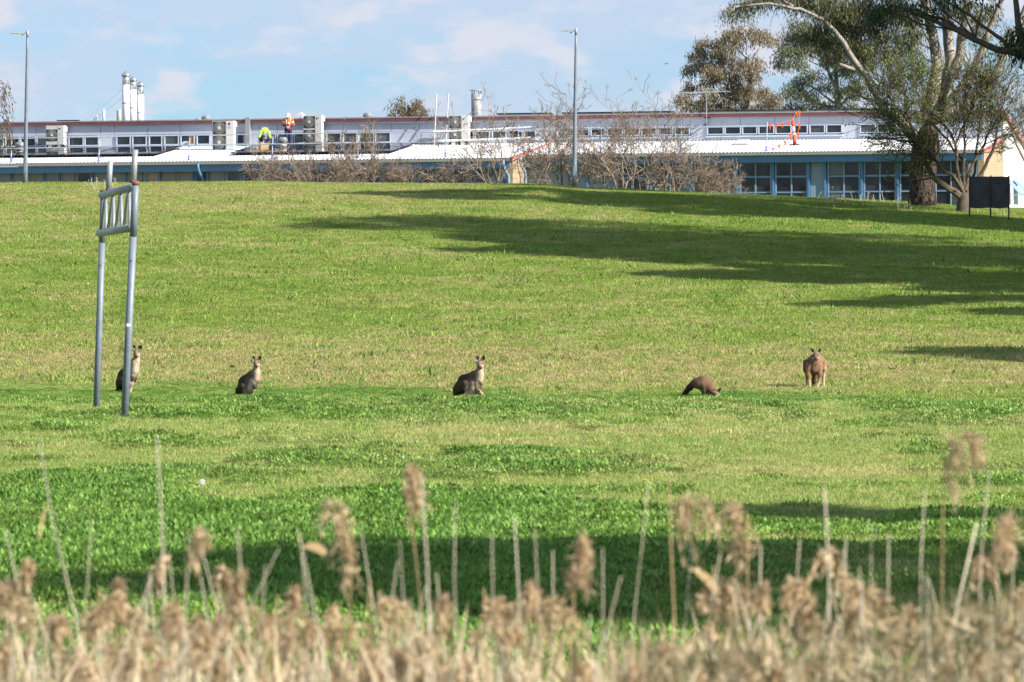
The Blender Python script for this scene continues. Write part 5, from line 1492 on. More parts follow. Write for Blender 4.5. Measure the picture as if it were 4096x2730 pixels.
# gum 1, behind the building, bronze tinted
d1 = 338.0
base = gpt(2985, d1)
gum('gum_tree', 'bronze green gum tree with rounded top behind the school, left of the big gum', 'tree', base,
    [(base - UP * .2, .30), (P(2992, 600, d1), .24), (P(2998, 440, d1), .16), (P(3005, 330, d1), .10), (P(2995, 220, d1), .06)],
    [([P(2998, 430, d1), P(2960, 360, d1), P(2920, 310, d1 - .5)], .09, .04), ([P(3000, 380, d1), P(2985, 230, d1 + .5), P(2950, 190, d1)], .10, .05), ([P(3004, 330, d1), P(3015, 230, d1), P(3040, 190, d1)], .09, .05),
     ([P(2998, 460, d1), P(2890, 430, d1), P(2820, 420, d1)], .11, .05), ([P(3000, 450, d1), P(3060, 400, d1)], .10, .05)],
    bush_of([(2985, 125, 75, 32, 2985, 220), (3050, 150, 55, 40, 3030, 215), (2920, 150, 50, 36, 2970, 215), (2840, 175, 55, 35, 2930, 290), (2800, 215, 42, 38, 2900, 300), (2870, 225, 45, 30, 2940, 290), (2768, 270, 34, 26, 2890, 320), (2815, 255, 34, 26, 2900, 320),
             (2925, 245, 50, 32, 2960, 320), (2975, 265, 45, 30, 2998, 340), (2885, 285, 45, 32, 2950, 350), (2850, 320, 40, 30, 2940, 360), (2935, 310, 45, 32, 2985, 370), (3020, 255, 26, 34, 3004, 330),
             (2765, 345, 30, 32, 2880, 420), (2750, 395, 30, 26, 2860, 425), (2830, 365, 40, 22, 2920, 400), (2890, 375, 45, 30, 2960, 420), (2950, 380, 40, 30, 2990, 430), (2980, 425, 40, 26, 2996, 470), (2900, 425, 40, 20, 2960, 440),
             (2712, 400, 14, 22, 2780, 420), (3050, 370, 42, 34, 3005, 440), (3095, 400, 38, 40, 3020, 450), (3050, 425, 42, 24, 3005, 460), (2820, 410, 34, 20, 2890, 428), (2780, 425, 40, 22, 2880, 430), (2860, 425, 44, 24, 2930, 440), (2940, 350, 48, 34, 2985, 390), (2990, 360, 40, 40, 3000, 400), (3010, 300, 26, 36, 3004, 340), (3110, 430, 36, 26, 3020, 460), (2850, 275, 44, 30, 2940, 320), (2905, 190, 40, 30, 2960, 240)], d1, None, 1.2, 1.12),
    M['gumleafdry'], M['gumbark'], 'gum trees behind the school', per=30, dens=60, L=.20, w=.046)
# gum 2, behind the building, darker, right of gum 1
d2 = 332.0
base = gpt(3345, d2)
gum('gum_tree', 'dark green gum tree behind the school between the bronze gum and the big forked gum', 'tree', base,
    [(base - UP * .2, .32), (P(3348, 600, d2), .26), (P(3350, 430, d2), .18), (P(3345, 300, d2), .11), (P(3340, 200, d2), .06)],
    [([P(3350, 420, d2), P(3270, 360, d2), P(3200, 330, d2)], .08, .03), ([P(3348, 360, d2), P(3300, 250, d2), P(3250, 200, d2)], .11, .05), ([P(3350, 440, d2), P(3420, 370, d2), P(3450, 290, d2)], .07, .03), ([P(3350, 430, d2), P(3250, 415, d2), P(3220, 395, d2)], .08, .04)],
    bush_of([(3210, 105, 45, 36, 3300, 220), (3170, 150, 45, 38, 3280, 230), (3250, 140, 50, 40, 3310, 240), (3145, 200, 40, 32, 3270, 260), (3210, 195, 50, 38, 3290, 260), (3275, 190, 50, 40, 3320, 260), (3110, 245, 28, 22, 3240, 290), (3180, 245, 42, 26, 3280, 300),
             (3330, 150, 55, 50, 3340, 230), (3390, 180, 55, 50, 3360, 260), (3440, 240, 50, 50, 3380, 320), (3320, 240, 50, 34, 3345, 300), (3380, 280, 50, 36, 3360, 340), (3200, 330, 40, 24, 3280, 360), (3250, 300, 40, 24, 3300, 350),
             (3170, 365, 36, 34, 3260, 400), (3230, 385, 40, 30, 3300, 420), (3310, 340, 40, 26, 3345, 390), (3290, 420, 44, 24, 3340, 450), (3400, 370, 45, 40, 3360, 420), (3440, 330, 40, 36, 3390, 380), (3180, 425, 40, 22, 3280, 440), (3390, 425, 40, 22, 3350, 450)], d2, None),
    M['gumleaf'], M['gumbark'], 'gum trees behind the school', per=30, dens=60, L=.20, w=.044)
# small bronze tree behind the left wing
d3 = 340.0
base = gpt(1632, d3)
gum('small_tree', 'small bronze tree peeking over the roof ridge left of the ladder', 'tree', base,
    [(base - UP * .2, .16), (P(1632, 560, d3), .12), (P(1633, 420, d3), .06)],
    [([P(1632, 500, d3), P(1590, 440, d3)], .06, .03), ([P(1632, 500, d3), P(1680, 440, d3)], .06, .03)],
    bush_of([(1600, 425, 24, 30, 1632, 500), (1630, 440, 34, 26, 1632, 500), (1665, 425, 26, 30, 1640, 500), (1575, 458, 22, 20, 1620, 510), (1695, 455, 22, 22, 1650, 510), (1645, 465, 50, 18, 1634, 520), (1600, 395, 10, 16, 1610, 440), (1668, 398, 12, 16, 1660, 440)], d3, None, .6, 1.0),
    M['bronzeleaf'], M['darkbark'], None, per=20, dens=90, L=.17, w=.042)
# the big forked gum at the crest
d4 = 226.0
base = gpt(3690, d4)
B4 = lambda x, y, dd=0: P(2650 + x / 1.6273, y / 1.6273, d4 + dd)
trunk4 = [(base + mk((0, 0, -.25)), .60), (base + mk((0, 0, .25)), .53), (P(3688, 760, d4), .49), (P(3690, 700, d4), .48), (P(3697, 640, d4), .50), (P(3703, 590, d4), .52), (P(3712, 545, d4), .42), (P(3722, 500, d4), .30)]
limbs4 = [([B4(1650, 880), B4(1520, 760, -.5), B4(1420, 690, -.8), B4(1330, 500, -1.2), B4(1180, 280, -1.6), B4(1050, 130, -2.0), B4(900, 60, -2.4), B4(700, 25, -2.6), B4(540, 40, -2.8)], .17, .03),
          ([B4(1700, 820), B4(1770, 560), B4(1790, 420), B4(1740, 160), B4(1690, -40), B4(1640, -320)], .30, .12),
          ([B4(1740, 800, .6), B4(1850, 560, .8), B4(1880, 400, .9), B4(1850, 160, 1.0), B4(1825, -40, 1.2), B4(1800, -350, 1.4)], .30, .12),
          ([B4(1760, 780, .2), B4(1880, 500, .2), B4(1935, 380, .2), B4(1970, 150, .2), B4(1990, -60, .2), B4(2040, -360, .4)], .27, .10),
          ([B4(1780, 760, -.4), B4(2000, 480, -.6), B4(2080, 330, -.8), B4(2130, 180, -.9), B4(2210, 0, -1), B4(2280, -250, -1)], .17, .07),
          ([B4(1790, 780, .8), B4(2080, 600, 1.6), B4(2190, 460, 1.8), B4(2260, 300, 2), B4(2350, 80, 2.2), B4(2420, -150, 2.2)], .21, .08),
          ([B4(1400, 640, -.8), B4(1340, 540, -.2), B4(1310, 420, .1), B4(1290, 250, .3)], .12, .05), ([B4(1300, 470, -1.2), B4(1200, 440, -1.4), B4(1150, 420, -1.5)], .09, .07),
          ([B4(1050, 130, -2.0), B4(1130, 40, -2.1), B4(1180, -80, -2.2)], .09, .05), ([B4(850, 45, -2.4), B4(790, 10, -2.4), B4(740, -40, -2.4)], .07, .04), ([B4(780, 40, -2.4), B4(735, 60, -2.4), B4(715, 120, -2.4), B4(700, 175, -2.4)], .03, .01)]
spec4 = []
def q4(x, y, rx, ry, jx, jy): spec4.append((2650 + x / 1.6273, y / 1.6273, rx / 1.6273, ry / 1.6273, 2650 + jx / 1.6273, jy / 1.6273))
for q in [(470, 55, 55, 35, 560, 40), (430, 85, 28, 28, 520, 50), (560, 10, 70, 35, 620, 30), (680, -20, 70, 40, 700, 25), (800, -40, 80, 40, 800, 40),
          (930, 20, 90, 60, 950, 90), (1030, 60, 80, 60, 1040, 130), (1120, 10, 90, 70, 1100, 150), (1100, 130, 80, 60, 1130, 220), (1190, 160, 80, 60, 1190, 290), (1000, 210, 70, 40, 1120, 210), (1210, 70, 90, 70, 1180, 200), (1300, 40, 90, 80, 1290, 250),
          (1290, 180, 80, 60, 1290, 300), (1380, 120, 80, 80, 1320, 300), (1230, 300, 70, 50, 1280, 380), (1330, 310, 70, 60, 1310, 420), (1140, 330, 70, 40, 1230, 380), (1420, 230, 70, 60, 1340, 400), (1080, 270, 60, 40, 1160, 260),
          (1500, 90, 80, 70, 1700, 140), (1560, 30, 90, 60, 1690, 100), (1620, 140, 60, 60, 1740, 220), (1540, 220, 60, 60, 1760, 330), (1470, 330, 60, 50, 1400, 600), (1600, 300, 50, 50, 1770, 420), (1650, 200, 50, 50, 1750, 300),
          (1900, 60, 50, 50, 1840, 150), (2040, 130, 50, 60, 1970, 200), (2060, 210, 45, 45, 1960, 260), (2120, 60, 50, 60, 2140, 160), (2000, 30, 50, 50, 1985, 80), (2090, 330, 40, 30, 2060, 360), (2210, 300, 30, 30, 2240, 340), (2260, 200, 26, 36, 2290, 240), (1800, 20, 50, 40, 1830, 100),
          (1600, -120, 130, 80, 1680, -60), (1800, -200, 150, 90, 1815, -140), (2000, -160, 140, 90, 2000, -120), (1400, -60, 120, 70, 1300, 60), (2200, -140, 120, 90, 2260, -120), (1100, -100, 120, 60, 1180, -60), (1900, -380, 220, 110, 1850, -320), (2150, -330, 160, 100, 2060, -300), (1600, -330, 160, 90, 1660, -290), (900, -70, 100, 50, 1000, 60)]: q4(*q)
gum('gum_tree', 'big forked gum tree with rough dark trunk and pale upper limbs at the crest', 'tree', base, trunk4, limbs4, bush_of(spec4, d4, None, 2.2), M['bigleaf'], M['roughbark'], None, per=26, dens=130, L=.17, w=.030)
for ch in bpy.data.objects:
    if ch.name.startswith('trunk') and ch.parent and ch.parent.get('label', '').startswith('big forked'): rough_trunk = ch
# loose ridges of bark on the trunk
o4 = [o for o in bpy.data.objects if o.get('label', '').startswith('big forked')][0]
rb = MB()
for i in range(130):
    a = rng.uniform(0, 6.283); z0 = rng.uniform(.0, 2.5); L_ = rng.uniform(.25, .8)
    pts = []
    for k in range(4):
        z = base[2] + z0 + L_ * k / 3; f_ = np.interp(z, [p[2] for p, r in trunk4], range(len(trunk4))); i0 = min(len(trunk4) - 2, int(f_))
        c = lerp(trunk4[i0][0], trunk4[i0 + 1][0], f_ - i0); r = lerp(trunk4[i0][1], trunk4[i0 + 1][1], f_ - i0)
        aa = a + rng.normal() * .06
        pts.append(c + np.array([math.cos(aa) * r, math.sin(aa) * r, 0]))
    rb.tube(pts, [.01, .035, .03, .01], 4)
kk = rb.build('bark_ridges', M['roughbark'], rough_trunk); kk['kind'] = 'stuff'

# multi stemmed tree breaking into leaf, beside the big gum
d5 = 222.0
base = gpt(3856, d5)
T7 = lambda x, y, dd=0: P(3500 + x / 3.074, 350 + y / 3.074, d5 + dd)
t5 = thing('budding_tree', 'multi stemmed tree breaking into small green leaf, in front of the big gum', 'tree', base)
MB().tube([base + mk((.02, 0, -.4)), base + mk((0, 0, .0)), base + mk((0, 0, .22)), T7(1095, 1340), T7(1095, 1290)], [.46, .37, .29, .23, .15], 14).build('trunk', M['darkbark'], t5, True)
mb = MB(); o5 = dict(gnarl=.16, up=.035, kids=(0, 4, 3, 4), spread=.6, ratio=.66, minr=.009, tips=[], mid=True)
stems5 = [([T7(1060, 1350), T7(1000, 1300, -.1), T7(870, 1220, -.3), T7(720, 1110, -.5), T7(620, 930, -.7), T7(520, 690, -.8), T7(440, 460, -.9), T7(390, 280, -1.0), T7(370, 60, -1.1)], .155, .035),
          ([T7(1090, 1300), T7(1040, 1210, -.2), T7(950, 1080, -.4), T7(850, 1035, -.6), T7(770, 920, -.8), T7(660, 800, -1.0), T7(540, 700, -1.2), T7(420, 600, -1.5), T7(250, 570, -1.8)], .085, .025),
          ([T7(1095, 1290), T7(1030, 1120, .1), T7(1000, 930, .2), T7(990, 700, .3), T7(930, 560, .3), T7(830, 430, .2), T7(740, 260, .0), T7(660, 60, -.1)], .075, .02),
          ([T7(1100, 1280), T7(1085, 1050, .3), T7(1100, 800, .5), T7(1095, 560, .6), T7(1080, 350, .7), T7(1110, 120, .8)], .07, .02),
          ([T7(1110, 1270), T7(1160, 1060, .3), T7(1240, 870, .4), T7(1350, 700, .5), T7(1420, 500, .6), T7(1410, 250, .8), T7(1430, 40, .9)], .075, .02),
          ([T7(1120, 1280, .2), T7(1230, 1050, .5), T7(1240, 800, .6), T7(1270, 550, .7), T7(1300, 330, .8), T7(1320, 130, .8)], .06, .018),
          ([T7(1130, 1290, .1), T7(1290, 1090, .2), T7(1450, 780, .2), T7(1490, 640, .2), T7(1500, 480, .3), T7(1540, 300, .3), T7(1600, 120, .3)], .085, .02),
          ([T7(1490, 640, .2), T7(1580, 585, .2), T7(1700, 570, .2), T7(1830, 530, .2)], .045, .02),
          ([T7(1100, 1280, .5), T7(1150, 980, 1.0), T7(900, 650, 1.2), T7(680, 420, 1.4), T7(560, 180, 1.5), T7(480, -60, 1.6)], .06, .02),
          ([T7(990, 700, .3), T7(1060, 520, .5), T7(1180, 330, .7), T7(1250, 60, .9)], .05, .018), ([T7(620, 930, -.7), T7(560, 600, -.2), T7(600, 350, .2), T7(580, 100, .4)], .06, .02),
          ([T7(520, 690, -.8), T7(380, 560, -1.2), T7(250, 430, -1.4), T7(150, 300, -1.5)], .05, .02), ([T7(440, 460, -.9), T7(300, 280, -1.2), T7(180, 120, -1.4), T7(120, -20, -1.4)], .05, .02)]
for pts, r0, r1 in stems5:
    q = []
    for a, b in zip(pts[:-1], pts[1:]): q += list(wiggle(a, b, 4, .05)[:-1])
    q.append(pts[-1]); q = np.array(q); rad = np.linspace(r0, r1, len(q)); mb.tube(q, rad, 8)
    for k in range(3, len(q)):
        if k / len(q) < .35: continue
        for rep in range((1 + (k % 2)) if k < len(q) - 1 else 3):
            dd = q[k] - q[k - 1]; dd /= np.linalg.norm(dd); s_ = rng.normal(size=3); s_ -= dd * (s_ @ dd); s_ /= np.linalg.norm(s_)
            grow(mb, q[k], dd * .75 + s_ * rng.uniform(.5, 1.0), rng.uniform(.7, 1.25), max(.012, rad[k] * .4), 2, o5)
br5 = mb.build('stems', M['budtwig'], t5)
tp5 = np.array([p for p, d_ in o5['tips']]); td5 = np.array([d_ for p, d_ in o5['tips']])
mt = MB()
for p, d_ in zip(tp5, td5):
    dd = d_ + rng.normal(size=3) * .4 + np.array([0, 0, .3]); mt.tube([p, p + dd * .14 + rng.normal(size=3) * .02, p + dd * .26], [.0075, .006, .005], 3, False)
kk = mt.build('fine_twigs', M['budtwig'], br5); kk['kind'] = 'stuff'
dens_ = np.where(tp5[:, 0] < P(3720, 0, d5)[0], 1.0, .45)
sel = rng.random(len(tp5)) < dens_
ap = np.repeat(tp5[sel] + td5[sel] * .15, 2, 0); ad = np.repeat(td5[sel], 2, 0) + rng.normal(size=(2 * sel.sum(), 3)) * .8
leaf_mesh('new_leaves', M['budleaf'], t5, ap + rng.normal(size=ap.shape) * .05, ad, .10, .05, 'stuff')

# trees that stand outside the picture but reach into it or throw shade over it
def big_gum(name, label, base, H, rad, seed_clumps, leafm, barkm, extra=(), per=14, dens=16, L=.20, w=.045, zlow=.45, trunk_r=.4, cat='tree', group=None, lean=(0, 0)):
    tr = [(base - UP * .2, trunk_r * 1.2)] + [(base + mk((lean[0] * f, lean[1] * f, H * f * .75)), trunk_r * (1 - .8 * f)) for f in (.1, .3, .5, .75, 1.0)]
    cs = []
    for i in range(seed_clumps):
        z = rng.uniform(zlow, 1.0); rr = rad * math.sqrt(max(.05, 1 - ((z - .68) / .42) ** 2)) * rng.uniform(.35, 1)
        a = rng.uniform(0, 6.283)
        c = base + mk((math.cos(a) * rr + lean[0] * z, math.sin(a) * rr + lean[1] * z, H * z))
        s = rng.uniform(.75, 1.35) * rad * .23
        jz = max(.2, z - .25) ; j = base + mk((lean[0] * jz, lean[1] * jz, H * min(.72, jz)))
        cs.append((c, (s * 1.25, s * 1.25, s * .7), j))
    for (c, r, j) in extra: cs.append((c, r, j))
    return gum(name, label, cat, base, tr, [], cs, leafm, barkm, group, per=per, dens=dens, L=L, w=w)
TR1 = (27.0, 180.5)
b1 = np.array([TR1[0], TR1[1], float(gz(*TR1))])
dN = 180.5
j1 = b1 + mk((-.3, 0, 4.2))
ext = []
for (U, V, ru, rv) in [(3560, 10, 60, 28), (3640, 25, 55, 28), (3500, 30, 30, 18), (3720, -10, 60, 30), (4060, 165, 30, 34), (4085, 125, 34, 30), (4080, 200, 24, 24), (3800, -40, 70, 30), (4120, 110, 50, 50), (3930, -60, 60, 30)]:
    c, r = cl(U, V, dN, ru, rv); ext.append((c, r, P(3900 if U < 3950 else 4120, 150 if U < 3950 else 200, dN)))
nt1 = big_gum('gum_tree', 'tall gum off the right edge whose dark limbs cross the upper right corner', b1, 24.6, 6.5, 62, M['darkleaf'], M['darkbark'], ext, dens=40, per=22, L=.22, w=.06)
lm = MB()
for pts, r0, r1 in [([b1 + mk((0, 0, 3.5)), P(4180, 310, dN), P(4096, 222, dN), P(3990, 200, dN), P(3900, 160, dN), P(3800, 110, dN), P(3700, 70, dN), P(3640, 45, dN), P(3560, 20, dN)], .15, .03),
                    ([P(4050, 212, dN), P(4010, 160, dN), P(3930, 105, dN), P(3860, 50, dN), P(3790, 10, dN)], .075, .03), ([P(4200, 330, dN), P(4130, 260, dN), P(4090, 150, dN), P(4060, -20, dN)], .16, .08),
                    ([P(3800, 110, dN), P(3790, 60, dN), P(3760, 20, dN)], .04, .02)]:
    q = []
    for a, b in zip(pts[:-1], pts[1:]): q += list(wiggle(a, b, 4, .05)[:-1])
    q.append(pts[-1]); lm.tube(q, np.linspace(r0, r1, len(q)), 8)
lm.build('low_limbs', M['darkbark'], nt1, True)
OFF = [('gum_tree', 'gum off the right edge standing close to the tall one with the low limbs', (28.0, 175.0), 22.5, 5.5, 40), ('gum_tree', 'gum off the right edge halfway up the bank, its shade falling across the slope', (28.5, 169.0), 21.3, 6.5, 46), ('gum_tree', 'tallest gum beyond the right edge at the top of the bank, past the cloth screen', (34.0, 201.5), 27, 7.5, 44),
       ('gum_tree', 'gum off the right edge on the lower bank', (30.0, 157.0), 18.5, 6.0, 40), ('gum_tree', 'smaller gum off the right edge near the foot of the bank', (28.5, 148.0), 12.6, 4.8, 34), ('gum_tree', 'lowest gum off the right edge at the foot of the bank', (22.5, 131.0), 8.5, 3.0, 24)]
for nm, lb_, (x_, y_), H, rd, nc in OFF:
    b_ = np.array([x_, y_, float(gz(x_, y_))]); big_gum(nm, lb_, b_, H, rd, nc, M['darkleaf'], M['darkbark'], dens=46, per=24, L=.36, w=.13)
b_ = np.array([17.5, 24.3, float(gz(17.5, 24.3))])
big_gum('broadleaf_tree', 'broad dense tree just off the right edge, its shade lying on the near grass', b_, 12.8, 5.0, 74, M['darkleaf'], M['darkbark'], dens=40, per=20, L=.26, w=.12, zlow=.25)
b_ = np.array([17.5, 34.5, float(gz(17.5, 34.5))])
big_gum('broadleaf_tree', 'slender tree beyond the broad one off the right edge, throwing a thin band of shade', b_, 10.6, 2.6, 36, M['darkleaf'], M['darkbark'], dens=40, per=20, L=.26, w=.12, zlow=.5)
# drooping catkin twigs from a birch off the left edge
d6 = 150.0
b6 = gpt(-420, d6)
t6 = thing('birch_tree', 'bare birch off the left edge with thin drooping catkin twigs beside the lamp post', 'tree', b6)
MB().tube([b6 - UP * .2, b6 + UP * 3, b6 + UP * 6.5, b6 + UP * 8.5], [.16, .13, .08, .03], 9).build('trunk', M['gumbark'], t6, True)
mb = MB(); ct = MB(); cp = []
for i in range(46):
    s_ = b6 + UP * rng.uniform(2.2, 7.5)
    if i < 14: e_ = P(rng.uniform(-40, 30), rng.uniform(330, 560), d6 + rng.uniform(-.6, .6))
    else:
        a = rng.uniform(0, 6.283); e_ = s_ + mk((math.cos(a) * 1.8, math.sin(a) * 1.8, .3))
    q = wiggle(s_, e_ + UP * .25, 6, .05, -.14); mb.tube(q, np.linspace(.03, .008, 6), 4, False)
    for k in range(3 if i < 14 else 2):
        p = q[-1] + rng.normal(size=3) * .05; hang = wiggle(p, p + mk((rng.uniform(-.1, .28), 0, -rng.uniform(.35, .95))), 6, .09); mb.tube(hang, .006, 3, False)
        for h_ in hang[1:]: cp += [h_ + rng.normal(size=3) * .03 for _ in range(2)]
mb.build('branches', M['darkbark'], t6)
cp = np.array(cp); leaf_mesh('catkins', M['bronzeleaf'], t6, cp, rng.normal(size=cp.shape) * .3 - UP, .075, .03, 'stuff')
# thin bare tree at the right edge
d7 = 228.0
b7 = gpt(4170, d7)
t7 = thing('bare_tree', 'thin leafless tree at the right edge in front of the white gable wall', 'tree', b7)
mb = MB(); o7 = dict(gnarl=.14, up=.03, kids=(0, 4, 3, 3), spread=.5, ratio=.6, minr=.008, tips=[])
for q in ([P(4170, 820, d7), P(4130, 700, d7), P(4085, 620, d7), P(4058, 560, d7), P(4040, 500, d7)], [P(4170, 820, d7), P(4140, 690, d7), P(4100, 560, d7), P(4080, 460, d7)], [b7, P(4170, 820, d7), P(4190, 600, d7), P(4180, 450, d7)]):
    mb.tube(q, np.linspace(.07, .02, len(q)), 6)
    for k in range(1, len(q)): grow(mb, q[k], (q[k] - q[k - 1]) + rng.normal(size=3) * .5, 1.0, .02, 2, o7)
mb.build('branches', M['twig'], t7)

# tall weeds standing on the crest, right
wd = MB(); 
for i in range(120):
    U = rng.choice([3290, 3340, 3420, 3470, 3530, 3600, 3640, 3980, 380, 430]) + rng.normal() * 25; d_ = rng.uniform(218, 232)
    p = gpt(U, d_); h_ = rng.uniform(.12, .42); tl = rng.normal(size=3) * .06
    wd.tube([p, p + UP * h_ * .5 + tl * .4, p + UP * h_ + tl], .0065, 3, False); wd.ball(p + UP * h_ + tl, .018, 5, 3)
o_ = wd.build('weeds', M['reedpale']); tag(o_, 'thin pale weed stalks standing along the crest', None, None, 'stuff')
M['weedleaf'] = leafmat('weed_leaf', (.06, .13, .02), (.12, .20, .04))
# broad leafed weeds dotted over the slope
cs, ds = [], []
for i in range(150):
    y_ = rng.uniform(128, 205); x_ = rng.uniform(-.085, .088) * y_; p = np.array([x_, y_, float(gz(x_, y_)) + .02])
    for k in range(rng.integers(5, 12)):
        a = rng.uniform(0, 6.283); cs.append(p + rng.normal(size=3) * np.array([.08, .08, .01])); ds.append((math.cos(a), math.sin(a), rng.uniform(.4, 1.3)))
tw_ = thing('slope_weeds', 'dark rosettes of broad leafed weeds dotted over the bank', None, (0, 0, 0)); 
o_ = leaf_mesh('slope_weeds', M['weedleaf'], tw_, np.array(cs), np.array(ds), .12, .035)
o_.parent = None; bpy.data.objects.remove(tw_); o_.name = 'slope_weeds'; tag(o_, 'dark rosettes of broad leafed weeds dotted over the bank', None, None, 'stuff')
# dandelion seed head on the field and small yellow flowers
p = gpt(806, 44.6)
t = thing('dandelion_clock', 'white dandelion seed head standing in the left foreground grass', 'dandelion', p)
MB().tube([p, p + mk((.0, 0, .12)), p + mk((.004, 0, .20))], .003, 5).build('stalk', M['stalk'], t)
mb = MB(); c = p + mk((.004, 0, .215))
for i in range(90):
    u = rng.normal(size=3); u /= np.linalg.norm(u); mb.tube([c, c + u * .020], .0009, 3, False); mb.ball(c + u * .021, .0026, 4, 3)
kk = mb.build('seed_head', M['clock'], t); kk['kind'] = 'stuff'
for (U, V, lab) in [(2575, 1965, 'small yellow flower in the grass left of the plumed reed'), (3208, 1372, 'small yellow flower on the slope just above the tawny kangaroo'), (2180, 1632, 'small yellow flower in the lush grass right of the middle kangaroo')]:
    dd = np.interp(V, [1372, 1632, 1965], [143.5, 84, 50]); p = gpt(U, dd) + UP * .06
    t = thing('yellow_flower', lab, 'flower', p, 'yellow flowers in the grass')
    MB().tube([p - UP * .08, p], .003, 4).build('stalk', M['stalk'], t)
    mb = MB()
    for k in range(9):
        a = k * .698; mb.prism([p, p + mk((math.cos(a - .3) * .018, math.sin(a - .3) * .018, .008)), p + mk((math.cos(a) * .024, math.sin(a) * .024, .005)), p + mk((math.cos(a + .3) * .018, math.sin(a + .3) * .018, .008))], (0, 0, .004))
    mb.build('petals', M['yellow'], t)
# bird far off in the sky
p = P(2665, 256, 420)
t = thing('bird', 'tiny dark bird gliding in the sky left of the bronze gum tree', 'bird', p)
MB().ball(p, (.10, .04, .03), 8, 5).build('body', M['dark'], t, True)
for sg in (-1, 1): MB().prism([p + mk((sg * .03, -.03, .01)), p + mk((sg * .20, -.04, .02 + .03 * sg)), p + mk((sg * .08, .07, .01))], (0, 0, .012)).build('wing', M['dark'], t)

# ------------------------------------------------------------------ reeds in the foreground (out of focus)
def rU(x): return x * 1.7408
def plume_pts(p, d, L, droop, n):
    """one-sided panicle: the axis bends over, soft branchlets hang from it side by side"""
    cs, ds = [], []
    d = np.asarray(d); sg = np.array([droop, rng.normal() * .25, 0.0]); bend = min(1.0, abs(droop)); sg = sg / (np.linalg.norm(sg) + 1e-6)
    for i in range(n):
        f = (i + rng.random()) / n
        b = p + d * L * 1.15 * (f - .62 * bend * f * f) + sg * L * bend * (.55 * f * f) - UP * L * .35 * bend * f ** 3
        out = sg * (.22 + .25 * bend) + rng.normal(size=3) * .22 + d * (.5 * (1 - bend))
        bl = L * (.50 - .22 * f) * rng.uniform(.7, 1.25)
        for k in range(10):
            g_ = (k + rng.random()) / 10; cs.append(b + out * bl * g_ - UP * bl * (.25 + .75 * bend) * g_ * g_ + rng.normal(size=3) * .0022)
            ds.append(out * (1 - g_) - UP * g_ * (.6 + bend) + d * .3 + rng.normal(size=3) * .25)
    return cs, ds
def plume(t, p, d, L, droop, n=26, m='plume', name='plume'):
    cs, ds = plume_pts(p, d, L, droop, n)
    return leaf_mesh(name, M[m], t, np.array(cs), np.array(ds), .028, .0042)
def reed(xt, yt, xb, yb, d, label, kind='bare', r=.0042, droop=.6, L=.16, leaf=None, broken=False):
    """(xt, yt) top and (xb, yb) a lower point, in pixels of the photo shown 2353 wide"""
    top = P(rU(xt), rU(yt), d); low = P(rU(xb), rU(yb), d)
    f = (top[2] + .02) / max(.05, top[2] - low[2]); bx = top[0] + (low[0] - top[0]) * min(f, 3)
    base = np.array([bx, d + rng.uniform(-.1, .1), 0.0])
    t = thing('reed', label, 'reed', base, 'dry reeds standing in the foreground')
    q = wiggle(base, top, 8, .012)
    MB().tube(q, np.linspace(r * .82, r * (.35 if kind == 'plume' else rng.uniform(.12, .3)), 8), 6).build('stem', M['reedpale'] if kind == 'bare' else M['stemtan'], t, True)
    dirv = q[-1] - q[-2]; dirv /= np.linalg.norm(dirv)
    if kind == 'plume': plume(t, top - dirv * L * .75, dirv, L * 1.25, droop * 1.5, 34)
    for (f_, dx, dz, ln) in (leaf or []):
        i = f_ * 7; k = min(6, int(i)); a = lerp(q[k], q[k + 1], i - k); vs = []
        for s_ in range(7):
            g_ = s_ / 6; c = a + np.array([dx * ln * g_, .0, dz * ln * g_ - ln * .55 * g_ * g_]); w_ = .0085 * math.sin(math.pi * min(1, .2 + .8 * (1 - g_))) + .001
            vs += [c + mk((0, 0, w_)) + mk((w_ * .5, 0, 0)), c - mk((0, .002, w_)) - mk((w_ * .5, 0, 0))]
        fs = [(2 * s_, 2 * s_ + 1, 2 * s_ + 3, 2 * s_ + 2) for s_ in range(6)]
        MB().add(vs, fs).build('leaf', M['stemtan'], t)
M['stemtan'] = mat('tan_reed', (.40, .28, .14), .7, .2, 14)
